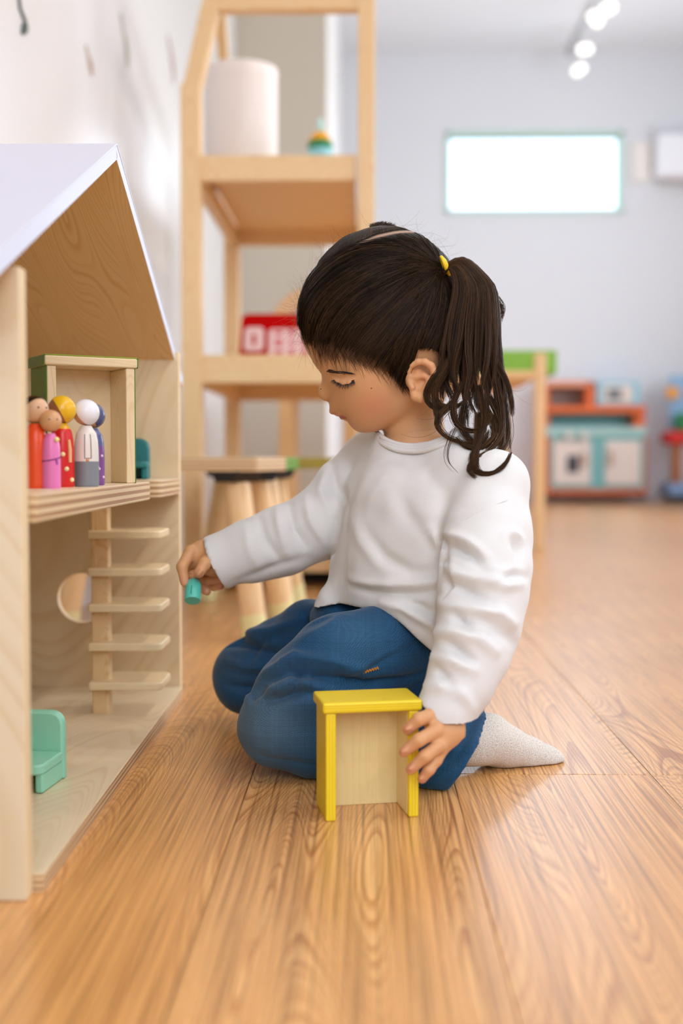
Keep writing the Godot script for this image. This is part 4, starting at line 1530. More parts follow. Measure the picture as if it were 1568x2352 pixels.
	for k in 9:
		var u := k / 8.0
		var q := Vector2(767, 875).lerp(Vector2(790, 890), minf(1.0, u * 1.9)).lerp(Vector2(815, 880), maxf(0.0, u * 1.6 - 0.6))
		edge.append(hp(q.x, q.y, surf_z(q.x, q.y, base_r, 2.8)) + off)
	tube(st, edge, [0.0002, 0.0005, 0.0007, 0.0008, 0.0008, 0.0008, 0.0007, 0.0005, 0.0002], 5, false)
	part("eyelashes", st, dark, who)
	for q in [Vector2(738, 897), Vector2(852, 899)]:
		st = mb()
		ball(st, hp(q.x, q.y, surf_z(q.x, q.y, face_r if q.x < 800 else base_r, 0.3 if q.x > 800 else 0.0)) + off, 0.0007, Vector3(0, 0, 1), PI, 8)
		part("mole", st, plain(Color(0.28, 0.15, 0.1), 0.6), who)

# the head as a volume, one column of cells at a time
func fill_head(c: Clay, grow: float) -> void:
	var step := c.nx * c.ny
	for iy in c.ny:
		var y := (c.o.y + iy * c.h - ho.y) / hy.y
		for ix in c.nx:
			var x := (c.o.x + ix * c.h - ho.x) / hx.x
			var r := sqrt(x * x + y * y)
			var a := atan2(y, x)
			var b := pick(base_r, a)
			var D := pick(face_r, a) - b
			var sg := 24.0 if rad_to_deg(a) > 133.0 else 36.0
			var inv := -1.0 / (sg * sg)
			var A := half_width(x + HC.x, y + HC.y)
			var i := iy * c.nx + ix
			var out := r > b + maxf(D, 0.0) + 30.0
			var zz := (c.o.z - ho.z) / hs
			var dz := c.h / hs
			var flat := absf(D) < 0.4
			var rp := pow(r / b, 2.2)
			for iz in c.nz:
				if out or absf(zz) > A + 25.0:
					c.f[i] = 0.03
				else:
					if not flat:
						rp = pow(r / (b + D * exp(zz * zz * inv)), 2.2)
					c.f[i] = (pow(rp + pow(absf(zz) / A, 2.2), 0.4545) - 1.0) * 126.0 * hs
				i += step
				zz += dz

func ear(c: Clay, sd: float) -> void:
	var z := 106.0
	var helix := [[938, 884, z - 4], [936, 866, z + 1], [938, 850, z + 6], [946, 838, z + 12], [960, 831, z + 17], [976, 831, z + 21], [990, 840, z + 23], [998, 856, z + 22], [998, 874, z + 19], [991, 891, z + 14], [979, 906, z + 9], [965, 914, z + 6], [953, 911, z + 3], [947, 900, z + 1]]
	var rr := [5, 5.5, 6, 6.5, 7, 7.5, 8, 8.2, 8, 8, 9.5, 10.5, 9.5, 7]
	for p in [[955, 860, z, 17], [970, 872, z + 3, 21], [962, 893, z, 18], [948, 875, z - 4, 15]]:
		c.bar(hq(p[0], p[1], sd * (p[2] - 10)), hq(p[0] + 5, p[1], sd * (p[2] - 2)), p[3] * hs, p[3] * hs * 0.8, 9 * hs)
	for k in helix.size() - 1:
		var a = helix[k]
		var b = helix[k + 1]
		c.bar(hq(a[0], a[1], sd * a[2]), hq(b[0], b[1], sd * b[2]), rr[k] * hs, rr[k + 1] * hs, 4.5 * hs)
	# bowl and groove under the rim, then the inner fold and the small flap before the bowl
	c.bar(hq(955, 886, sd * (z + 15)), hq(972, 878, sd * (z + 20)), 10.5 * hs, 11.5 * hs, 5 * hs, true)
	c.bar(hq(953, 852, sd * (z + 18)), hq(972, 850, sd * (z + 24)), 6.5 * hs, 6.5 * hs, 4 * hs, true)
	c.bar(hq(946, 866, sd * (z + 5)), hq(974, 863, sd * (z + 13)), 4.5 * hs, 5.0 * hs, 6 * hs)
	c.bar(hq(974, 863, sd * (z + 13)), hq(986, 872, sd * (z + 16)), 5.0 * hs, 6.0 * hs, 6 * hs)
	c.bar(hq(986, 872, sd * (z + 16)), hq(976, 898, sd * (z + 11)), 6.0 * hs, 7.0 * hs, 6 * hs)
	c.bar(hq(940, 878, sd * (z + 2)), hq(946, 890, sd * (z + 7)), 7.5 * hs, 7.0 * hs, 6 * hs)

func append_body(V: PackedVector3Array, N: PackedVector3Array, T: PackedInt32Array, C: PackedColorArray, v: PackedVector3Array, t: PackedInt32Array, what: int) -> void:
	var n := normals(v, t)
	var at0 := V.size()
	V.append_array(v)
	N.append_array(n)
	for i in t:
		T.append(i + at0)
	var base := Color(0.67, 0.345, 0.16)
	var red := Color(0.68, 0.225, 0.12)
	var tips := []
	if what == 2:
		for q in [[936, 1676, 1.092], [927, 1727, 1.084], [943, 1767, 1.085], [969, 1789, 1.09]]:
			tips.append(at(q[0], q[1], q[2]))
	elif what == 3:
		for q in [[424, 1338, 1.388], [475, 1358, 1.418], [508, 1330, 1.418], [507, 1345, 1.426], [457, 1316, 1.376]]:
			tips.append(at(q[0], q[1], q[2]))
	for p in v:
		var c := base
		if what == 1:
			var x := (p.x - ho.x) / hx.x + HC.x
			var y := (p.y - ho.y) / hy.y + HC.y
			var z := absf((p.z - ho.z) / hs)
			c = c.lerp(red, 0.5 * exp(-(pow(x - 862, 2) + pow(y - 938, 2)) / 1100.0) * smoothstep(20.0, 60.0, z))
			c = c.lerp(red, 0.30 * exp(-(pow(x - 975, 2) + pow(y - 868, 2)) / 900.0))
			var lip := exp(-(pow(x - 790, 2) / 160.0 + pow(y - 958, 2) / 22.0)) * smoothstep(34.0, 22.0, z)
			lip = maxf(lip, 0.5 * exp(-(pow(x - 770, 2) / 160.0 + pow(y - 950, 2) / 14.0)) * smoothstep(30.0, 14.0, z))
			c = c.lerp(Color(0.42, 0.075, 0.06), clampf(lip * 1.3, 0, 0.9))
			if y < 930.0 and x < 946.0:   # fine dark down below the hair
				var e := 1e9
				for q in 8:
					e = minf(e, Vector2(x, y).distance_to(Geometry2D.get_closest_point_to_segment(Vector2(x, y), Vector2(TEMPLE[q * 2], TEMPLE[q * 2 + 1]), Vector2(TEMPLE[q * 2 + 2], TEMPLE[q * 2 + 3]))))
				c = c.lerp(Color(0.15, 0.068, 0.034), 0.8 * smoothstep(50.0, 4.0, e) * smoothstep(946.0, 905.0, x))
		else:
			for q in tips:
				c = c.lerp(Color(0.66, 0.27, 0.19), 0.6 * exp(-p.distance_squared_to(q) / 6e-5))
		C.append(c)

func clothes(who, off: Vector3):
	var cotton := plain(Color(0.868, 0.862, 0.852), 0.85, 0.3)
	cotton.rim_enabled = true
	cotton.rim = 0.25
	cotton.normal_enabled = true
	cotton.normal_texture = noise_tex(61, 512, 512, 0.06, 2, 0.5, null, true, 3.0)
	cotton.normal_scale = 0.25
	cotton.uv1_triplanar = true
	cotton.uv1_scale = Vector3(14, 14, 14)
	# ---- shirt
	var c := Clay.new(Vector3(-0.215, 0.09, -1.535), Vector3(0.235, 0.40, -1.03), 0.0028)
	limb(c, [[1060, 1085, 1.295, 62], [1040, 1200, 1.285, 84], [1020, 1320, 1.285, 88], [1005, 1420, 1.285, 92], [995, 1500, 1.28, 96]], 0.055)
	limb(c, [[893, 1080, 1.405, 64], [877, 1180, 1.40, 80], [880, 1290, 1.39, 86], [880, 1380, 1.385, 92], [868, 1440, 1.385, 94]], 0.055)
	limb(c, [[945, 1055, 1.355, 58], [938, 1160, 1.335, 84], [935, 1300, 1.335, 98], [930, 1420, 1.33, 98]], 0.055)
	limb(c, [[995, 1030, 1.325, 40], [1060, 1060, 1.29, 55], [1135, 1115, 1.25, 76]], 0.025)
	limb(c, [[915, 1020, 1.395, 38], [860, 1035, 1.43, 42], [828, 1060, 1.45, 48]], 0.025)
	limb(c, [[950, 1004, 1.36, 88], [950, 1040, 1.36, 94]], 0.015)
	limb(c, [[805, 1385, 1.36, 62], [765, 1400, 1.36, 40], [738, 1418, 1.36, 22]], 0.02)
	# sleeve near the camera
	limb(c, [[1130, 1125, 1.25, 82], [1120, 1220, 1.225, 96], [1114, 1310, 1.195, 101], [1108, 1370, 1.178, 100], [1098, 1440, 1.162, 93], [1083, 1505, 1.145, 84], [1056, 1575, 1.132, 74], [1022, 1640, 1.120, 63], [974, 1708, 1.112, 57]], 0.012)
	# sleeve of the reaching arm
	limb(c, [[838, 1065, 1.45, 52], [790, 1120, 1.445, 64], [742, 1200, 1.435, 82], [645, 1243, 1.425, 77], [570, 1268, 1.418, 69], [500, 1294, 1.412, 60], [470, 1302, 1.41, 58]], 0.012)
	var nr := (at(1012, 1659, 1.138) - at(1060, 1590, 1.142)).normalized()
	cuff_cut(c, at(1010, 1657, 1.122), at(968, 1612, 1.122) - at(1057, 1706, 1.122), 0.11)
	cuff_cut(c, at(494, 1297, 1.412), at(520, 1352, 1.412) - at(470, 1240, 1.412), 0.13)
	# neck hole and hem
	var neck := [[850, 968], [864, 988], [884, 1006], [915, 1017], [950, 1020], [985, 1016], [1020, 1004], [1040, 990], [1060, 965]]
	var arc := []
	for q in neck:
		arc.append(at(q[0], q[1], 1.31))
	var hem := [690, 1424, 722, 1419, 760, 1408, 800, 1402, 870, 1400, 905, 1414, 940, 1440, 975, 1472, 1005, 1497, 1040, 1515, 1300, 1540]
	var hx_ := []
	for i in range(0, hem.size(), 2):
		hx_.append(at(hem[i], hem[i + 1], 1.27))
	var i := 0
	for iz in c.nz:
		for iy in c.ny:
			var y := c.o.y + iy * c.h
			for ix in c.nx:
				var x := c.o.x + ix * c.h
				if y > 0.33 and c.f[i] < 0.05 and x > arc[0].x and x < arc[8].x:
					for k in 8:
						if x >= arc[k].x and x < arc[k + 1].x:
							var ya := lerpf(arc[k].y, arc[k + 1].y, (x - arc[k].x) / (arc[k + 1].x - arc[k].x))
							c.f[i] = maxf(c.f[i], (y - ya) * 0.8)
				if y < 0.25 and c.f[i] < 0.05:
					var px := 842.0 + x * F / 1.27
					if c.o.z + iz * c.h < -1.213:
						var yc := 0.0
						for k in hx_.size() - 1:
							if x >= hx_[k].x and x < hx_[k + 1].x:
								yc = lerpf(hx_[k].y, hx_[k + 1].y, (x - hx_[k].x) / (hx_[k + 1].x - hx_[k].x))
						c.f[i] = maxf(c.f[i], (yc - y) * 0.85)
				i += 1
	var m := c.skin()
	var v := relax(m[0], m[1], 1)
	var n := normals(v, m[1])
	var w := FastNoiseLite.new()
	w.seed = 5
	w.frequency = 14.0
	w.fractal_octaves = 2
	for k in v.size():
		var p: Vector3 = v[k]
		v[k] = p + n[k] * (w.get_noise_3d(p.x, p.y * 0.7, p.z) * 0.0030)
	var a := 0.0098
	var b := 0.0056
	folds(v, n, [
		# near sleeve
		line(1.15, [1012, 1262, 1045, 1262, 1085, 1275, 1108, 1305], -a, b), line(1.15, [1030, 1232, 1075, 1248, 1115, 1280], a * 0.7, b),
		line(1.12, [1020, 1300, 1045, 1325, 1100, 1338, 1165, 1348, 1205, 1345], a, b), line(1.12, [1035, 1350, 1075, 1362, 1130, 1388], -a * 0.8, b * 0.8),
		line(1.13, [1190, 1245, 1205, 1270, 1205, 1295], -a, b * 0.9), line(1.15, [1165, 1235, 1185, 1232, 1205, 1245], a * 0.7, b * 0.9),
		line(1.11, [1020, 1400, 1080, 1405, 1150, 1415, 1185, 1440], a * 0.9, b), line(1.11, [1045, 1415, 1065, 1440, 1095, 1455], -a, b * 0.8),
		line(1.10, [1010, 1470, 1045, 1462, 1100, 1470, 1140, 1500], a * 0.9, b), line(1.10, [1030, 1482, 1060, 1505, 1085, 1520], -a, b * 0.8),
		line(1.09, [1003, 1530, 1040, 1525, 1090, 1545], a * 0.7, b), line(1.09, [1005, 1545, 1020, 1560, 1048, 1590], -a * 0.8, b * 0.8),
		line(1.09, [985, 1590, 1030, 1580, 1065, 1600, 1085, 1630], a * 0.6, b), line(1.13, [1180, 1480, 1150, 1450, 1105, 1420], -a * 0.5, b),
		line(1.15, [1150, 1330, 1180, 1320, 1212, 1330], -a * 0.7, b * 0.8), line(1.12, [1100, 1310, 1150, 1320, 1195, 1318], a * 0.5, b),
		line(1.19, [1005, 1245, 1030, 1205, 1080, 1170, 1150, 1150], -0.0014, 0.0030),
		# between arm and trunk
		line(1.21, [1018, 1240, 1012, 1290, 1022, 1340, 1015, 1400, 1005, 1480], -a * 0.9, b * 0.7),
		# trunk
		line(1.25, [790, 1355, 850, 1365, 930, 1362, 1020, 1350], -a * 0.7, b * 0.8), line(1.25, [780, 1345, 860, 1348, 950, 1340, 1020, 1322], a * 0.55, b),
		line(1.25, [880, 1385, 930, 1395, 985, 1425, 1005, 1440], a * 0.8, b * 0.9), line(1.24, [930, 1385, 965, 1390, 1000, 1410], -a * 0.7, b * 0.7),
		line(1.25, [845, 1230, 880, 1280, 940, 1310, 1010, 1310], -a * 0.45, b * 1.2), line(1.27, [800, 1180, 830, 1250, 880, 1310], a * 0.3, b * 1.3),
		line(1.25, [985, 1215, 1000, 1235, 1010, 1265], a * 0.6, b), line(1.28, [900, 1110, 935, 1180, 985, 1240], -a * 0.28, b * 1.6),
		line(1.28, [985, 1090, 1010, 1130, 1000, 1180], -a * 0.3, b * 1.6), line(1.24, [820, 1405, 880, 1395, 950, 1430, 1000, 1480], 0.0012, 0.004),
		# far sleeve
		line(1.39, [790, 1130, 770, 1200, 755, 1290], -a * 0.9, b), line(1.37, [700, 1150, 712, 1200, 745, 1250], a * 0.6, b),
		line(1.37, [660, 1165, 672, 1215, 700, 1260], -a * 0.7, b * 0.9), line(1.37, [630, 1175, 640, 1220, 655, 1270], a * 0.55, b * 0.9),
		line(1.37, [590, 1195, 605, 1240, 640, 1290], -a * 0.5, b * 0.9), line(1.37, [560, 1215, 570, 1260, 590, 1310], a * 0.4, b),
		line(1.37, [540, 1340, 620, 1310, 700, 1285], -a * 0.4, b), line(1.40, [760, 1065, 770, 1120, 800, 1160], -a * 0.6, b), line(1.40, [745, 1090, 735, 1130, 760, 1180], a * 0.5, b)])
	v = relax(v, m[1], 1, 0.2)
	n = normals(v, m[1])
	var shirt = put("shirt", mesh_of(shifted(v, off), n, m[1]), who)
	shirt.mesh.surface_set_material(0, cotton)
	var st := mb()
	for q in 3:
		var pts := []
		var rr := []
		for k in 25:   # laid on the cloth just under the neckline
			var u := k / 24.0 * 8.0
			var ki := mini(int(u), 7)
			var nx_ := lerpf(neck[ki][0], neck[ki + 1][0], u - ki)
			var ny_ := lerpf(neck[ki][1], neck[ki + 1][1], u - ki) + 5.0 + q * 6.5
			var dd := 1.22
			while dd < 1.40:
				var p := at(nx_, ny_ + 3.0, dd) - c.o
				var id := (int(p.z / c.h) * c.ny + int(p.y / c.h)) * c.nx + int(p.x / c.h)
				if id >= 0 and id < c.f.size() and c.f[id] < 0.0005:
					break
				dd += 0.0008
			pts.append(at(nx_, ny_, dd) + off)
			rr.append(0.0030 if k > 0 and k < 24 else 0.0012)
		for pass_ in 2:
			for k in range(1, 24):
				pts[k] = (pts[k - 1] + pts[k] * 2.0 + pts[k + 1]) * 0.25
		tube(st, pts, rr, 8)
	part("collar", st, cotton, shirt)
	st = mb()
	var seam := []
	var sr := []
	for k in 21:
		var u := k / 20.0
		var q := Vector2(1006, 1243).lerp(Vector2(1070, 1178), u).lerp(Vector2(1070, 1178).lerp(Vector2(1168, 1148), u), u)
		var dd := 1.12
		while dd < 1.40:
			var p := at(q.x, q.y, dd) - c.o
			var id := (int(p.z / c.h) * c.ny + int(p.y / c.h)) * c.nx + int(p.x / c.h)
			if id >= 0 and id < c.f.size() and c.f[id] < 0.0004:
				break
			dd += 0.0008
		seam.append(at(q.x, q.y, dd + 0.0009) + off)
		sr.append(0.0009 * sqrt(sin(PI * clampf(u, 0.004, 0.996))))
	for pass_ in 3:
		for k in range(1, 20):
			seam[k] = (seam[k - 1] + seam[k] * 2.0 + seam[k + 1]) * 0.25
	tube(st, seam, sr, 6)
	part("sleeve_seam", st, cotton, shirt)
	# ---- jeans
	var denim := plain(Color.WHITE, 0.8, 0.3)
	denim.vertex_color_use_as_albedo = true
	denim.rim_enabled = true
	denim.rim = 0.3
	denim.rim_tint = 0.6
	denim.albedo_texture = twill()
	denim.uv1_triplanar = true
	denim.uv1_scale = Vector3(16, 16, 16)
	c = Clay.new(Vector3(-0.22, -0.003, -1.60), Vector3(0.215, 0.215, -1.12), 0.0028)
	limb(c, [[960, 1490, 1.30, 98], [870, 1492, 1.272, 96], [780, 1515, 1.262, 104], [700, 1585, 1.252, 100], [648, 1652, 1.247, 96]], 0.012)
	limb(c, [[642, 1668, 1.247, 98], [720, 1700, 1.247, 84], [850, 1712, 1.25, 78], [990, 1712, 1.25, 80], [1060, 1718, 1.255, 84], [1160, 1722, 1.265, 88]], 0.008)
	limb(c, [[940, 1762, 1.215, 44], [1040, 1765, 1.212, 50], [1130, 1762, 1.212, 54]], 0.03)
	limb(c, [[900, 1432, 1.36, 62], [785, 1416, 1.365, 42], [745, 1420, 1.385, 34]], 0.03)
	limb(c, [[845, 1465, 1.41, 70], [740, 1465, 1.45, 70], [640, 1510, 1.485, 76], [575, 1550, 1.50, 84]], 0.014)
	limb(c, [[572, 1560, 1.50, 82], [660, 1590, 1.50, 72], [880, 1600, 1.47, 74]], 0.012)
	limb(c, [[980, 1500, 1.32, 108], [900, 1500, 1.39, 105], [1010, 1600, 1.31, 90], [900, 1600, 1.38, 90]], 0.03)
	limb(c, [[735, 1405, 1.42, 22], [700, 1425, 1.45, 36], [640, 1470, 1.48, 48]], 0.02)
	var hn := Vector3(0.82, -0.57, 0.0).normalized()
	c.plane(hn, hn.dot(at(1070, 1728, 1.23)))
	c.plane(Vector3(0, -1, 0), 0.0)
	c.bar(at(1090, 1712, 1.262), at(1200, 1720, 1.27), 0.032, 0.034, 0.003, true)
	m = c.skin()
	v = relax(m[0], m[1], 1)
	n = normals(v, m[1])
	for k in v.size():
		var p: Vector3 = v[k]
		v[k] = p + n[k] * (w.get_noise_3d(p.x * 0.8, p.y, p.z + 3.0) * 0.002)
	a = 0.0125
	b = 0.0056
	folds(v, n, [
		line(1.21, [575, 1610, 620, 1570, 665, 1545, 730, 1552, 790, 1565, 850, 1580], -a, b * 0.8), line(1.20, [560, 1620, 610, 1560, 680, 1520, 760, 1520, 830, 1545], a * 0.7, b),
		line(1.19, [600, 1600, 640, 1590, 690, 1560], a * 0.7, b), line(1.18, [605, 1625, 650, 1612, 690, 1602, 730, 1608], -a, b * 0.8),
		line(1.18, [665, 1612, 672, 1580, 690, 1548], -a * 0.8, b * 0.6), line(1.18, [690, 1608, 700, 1580, 715, 1560], a * 0.5, b * 0.7),
		line(1.19, [640, 1520, 700, 1480, 770, 1440, 800, 1420], a * 0.45, b), line(1.19, [700, 1455, 730, 1440, 775, 1418], -a * 0.5, b * 0.7),
		line(1.19, [780, 1570, 840, 1590, 920, 1585, 980, 1575], -a * 0.8, b), line(1.19, [745, 1600, 800, 1610, 850, 1625], a * 0.4, b),
		line(1.23, [775, 1572, 830, 1543, 890, 1510, 960, 1480], -0.0022, 0.0035), line(1.22, [770, 1566, 825, 1536, 885, 1503, 955, 1473], 0.0014, 0.0035),
		line(1.19, [560, 1740, 620, 1757, 700, 1768, 800, 1770], -0.0028, 0.004),
		line(1.43, [500, 1495, 550, 1490, 600, 1500, 650, 1505], -a, b), line(1.43, [505, 1480, 560, 1470, 620, 1455, 690, 1420], a * 0.7, b),
		line(1.43, [570, 1530, 580, 1500, 600, 1480], -a * 0.6, b * 0.8), line(1.43, [510, 1530, 560, 1540, 620, 1535], a * 0.6, b), line(1.43, [515, 1585, 560, 1590, 620, 1595], -a * 0.6, b),
		line(1.42, [700, 1420, 712, 1450, 700, 1480], -a * 0.7, b * 0.8), line(1.20, [1000, 1740, 1040, 1730, 1080, 1690, 1110, 1650], -0.0025, 0.004), line(1.19, [985, 1775, 1030, 1750, 1062, 1735], -0.006, 0.006)])
	v = relax(v, m[1], 1, 0.2)
	n = normals(v, m[1])
	var cols := PackedColorArray()
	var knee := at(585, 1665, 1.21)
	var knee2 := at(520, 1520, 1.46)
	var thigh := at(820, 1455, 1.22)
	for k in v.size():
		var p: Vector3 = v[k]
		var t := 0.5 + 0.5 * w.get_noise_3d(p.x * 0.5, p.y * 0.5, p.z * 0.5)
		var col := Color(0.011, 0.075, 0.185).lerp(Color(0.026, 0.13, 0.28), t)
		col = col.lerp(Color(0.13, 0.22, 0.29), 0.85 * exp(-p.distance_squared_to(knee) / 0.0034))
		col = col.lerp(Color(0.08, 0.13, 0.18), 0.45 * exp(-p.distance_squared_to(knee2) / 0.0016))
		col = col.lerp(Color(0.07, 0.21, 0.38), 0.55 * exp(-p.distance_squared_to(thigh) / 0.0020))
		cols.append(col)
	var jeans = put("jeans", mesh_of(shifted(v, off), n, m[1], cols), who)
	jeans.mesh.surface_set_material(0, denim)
	st = mb()
	for k in 15:
		var u := k / 14.0
		var q := Vector2(826, 1547).lerp(Vector2(866, 1534), u)
		var p := at(q.x, q.y + (3 if k % 2 else -3), 1.2185) + off
		var p2 := at(q.x + 3, q.y + (-3 if k % 2 else 3), 1.2185) + off
		tube(st, [p, p2], [0.0006, 0.0006], 5)
	part("orange_stitching", st, plain(Color(0.80, 0.50, 0.08), 0.6), jeans)
	# ---- sock
	var wool := plain(Color(0.90, 0.875, 0.84), 0.95, 0.2)
	wool.normal_enabled = true
	wool.normal_texture = noise_tex(63, 512, 512, 0.11, 2, 0.6, null, true, 6.0)
	wool.normal_scale = 0.6
	wool.albedo_texture = noise_tex(64, 512, 512, 0.12, 2, 0.6, two(Color(0.78, 0.76, 0.74), Color(1, 1, 1), 0.2, 0.6))
	wool.uv1_triplanar = true
	wool.uv1_scale = Vector3(9, 9, 9)
	c = Clay.new(Vector3(0.05, -0.002, -1.40), Vector3(0.24, 0.09, -1.20), 0.002)
	limb(c, [[1030, 1712, 1.262, 46], [1080, 1702, 1.27, 52], [1120, 1697, 1.28, 54], [1165, 1715, 1.292, 43], [1215, 1730, 1.305, 33], [1258, 1743, 1.312, 25], [1276, 1748, 1.315, 20]], 0.012)
	limb(c, [[1130, 1715, 1.30, 42], [1200, 1735, 1.325, 28], [1262, 1748, 1.33, 20]], 0.012)
	c.plane(Vector3(0, -1, 0), -0.0004)
	m = c.skin()
	v = relax(m[0], m[1], 1)
	var sock = put("sock", mesh_of(shifted(v, off), normals(v, m[1]), m[1]), who)
	sock.mesh.surface_set_material(0, wool)
	# the little doll in the hand
	var bot := at(442, 1380, 1.3775)
	var axis := Vector3(-0.03, 0.80, -0.60).normalized()
	var b3 := Basis(Quaternion(Vector3.UP, axis))
	var o = peg("small peg doll in a turquoise suit held in the child's raised hand", bot, 0.0098, 0.042, 0.0079, [["turquoise_suit", 0.0, 0.70, Color(0.36, 0.78, 0.70)]], Color(0.78, 0.56, 0.38), null, (b3.inverse() * Vector3(0.0, 0.35, 0.94)).normalized(), b3)
	st = mb()
	for k in 4:
		var aa := 0.52 * PI
		if k < 3:
			ball(st, Vector3(cos(aa) * 0.0097, 0.0255 - k * 0.0025, sin(aa) * 0.0097), 0.00035, Vector3.BACK, PI, 6)
		else:
			tube(st, [Vector3(cos(aa) * 0.0098, 0.0155, sin(aa) * 0.0098), Vector3(cos(aa) * 0.0098, 0.004, sin(aa) * 0.0098)], [0.0003, 0.00045], 5)
	part("painted_buttons", st, plain(Color(0.05, 0.32, 0.30), 0.4), o)

# an open end across `through`, only within `reach` of the place
func cuff_cut(c: Clay, p: Vector3, across: Vector3, reach: float) -> void:
	var out := across.normalized().cross(Vector3(0, 0, 1)).normalized()
	if out.x > 0.0:
		out = -out
	var i := 0
	for iz in c.nz:
		for iy in c.ny:
			for ix in c.nx:
				var q := c.o + Vector3(ix, iy, iz) * c.h - p
				var d := q.dot(out)
				if d > -0.004 and q.length_squared() < reach * reach and d > c.f[i]:
					c.f[i] = d
				i += 1
	c.bar(p + out * 0.03, p - out * 0.012, 0.0255, 0.0235, 0.002, true)

# diagonal weave of denim, light and dark threads
func twill() -> ImageTexture:
	var n := 256
	var im := Image.create(n, n, false, Image.FORMAT_RGB8)
	var r := RandomNumberGenerator.new()
	r.seed = 9
	var warp := []
	for k in n:
		warp.append(r.randf_range(0.75, 1.2))
	for y in n:
		for x in n:
			var ph := fposmod((x + y) / 8.0, 1.0)
			var v: float = (0.55 + 0.45 * sin(ph * TAU)) * warp[x] * warp[(y * 3) % n] + r.randf_range(-0.15, 0.15)
			v = clampf(0.50 + 0.55 * v, 0.2, 1.0)
			im.set_pixel(x, y, Color(v, v, v))
	return ImageTexture.create_from_image(im)

# ---------- hair ----------
class Strands:
	var v := PackedVector3Array()
	var n := PackedVector3Array()
	var c := PackedColorArray()
	var t := PackedInt32Array()

	func add(pts: PackedVector3Array, r: float, col: Color, tip := 0.25) -> void:
		var m := pts.size()
		var start := v.size()
		var up := Vector3(0.2, 0.4, 0.9)
		for i in m:
			var d := (pts[mini(i + 1, m - 1)] - pts[maxi(i - 1, 0)]).normalized()
			var x := up.cross(d).normalized()
			var y := d.cross(x)
			var u := float(i) / (m - 1)
			var rr := r * (1.0 - (1.0 - tip) * u * u) * (0.55 + 0.45 * minf(1.0, u * 6.0))
			for k in 3:
				var a := TAU * k / 3.0
				var q := x * cos(a) + y * sin(a)
				v.append(pts[i] + q * rr)
				n.append(q)
				c.append(col)
		for i in m - 1:
			for k in 3:
				var a := start + i * 3 + k
				var b := start + i * 3 + (k + 1) % 3
				t.append_array([a, b + 3, b, a, a + 3, b + 3])

func tail_colour(light: float) -> Color:
	return strand_colour(light) * Color(1.75, 1.62, 1.5)

func strand_colour(light := 0.0) -> Color:
	var k := clampf(pow(rng.randf(), 2.4) + light, 0.0, 1.0)
	return Color(0.0055, 0.0036, 0.0026).lerp(Color(0.066, 0.035, 0.017), k)

func on_hair(p: Vector3, lift: float) -> Vector3:   # head pixels, pulled onto the hair's surface
	var q := p - Vector3(HC.x, HC.y, 0)
	var g := head_at(q.x, q.y, q.z, hair_r, 6.0)
	q *= (1.0 + lift) / maxf(g, 0.05)
	return q + Vector3(HC.x, HC.y, 0)

func to_room(p: Vector3) -> Vector3:
	return hp(p.x, p.y, p.z)

func part_y(x: float) -> float:
	for i in range(0, PART.size() - 2, 2):
		if x >= PART[i] and x <= PART[i + 2]:
			return lerpf(PART[i + 1], PART[i + 3], (x - PART[i]) / float(PART[i + 2] - PART[i]))
	return -1.0

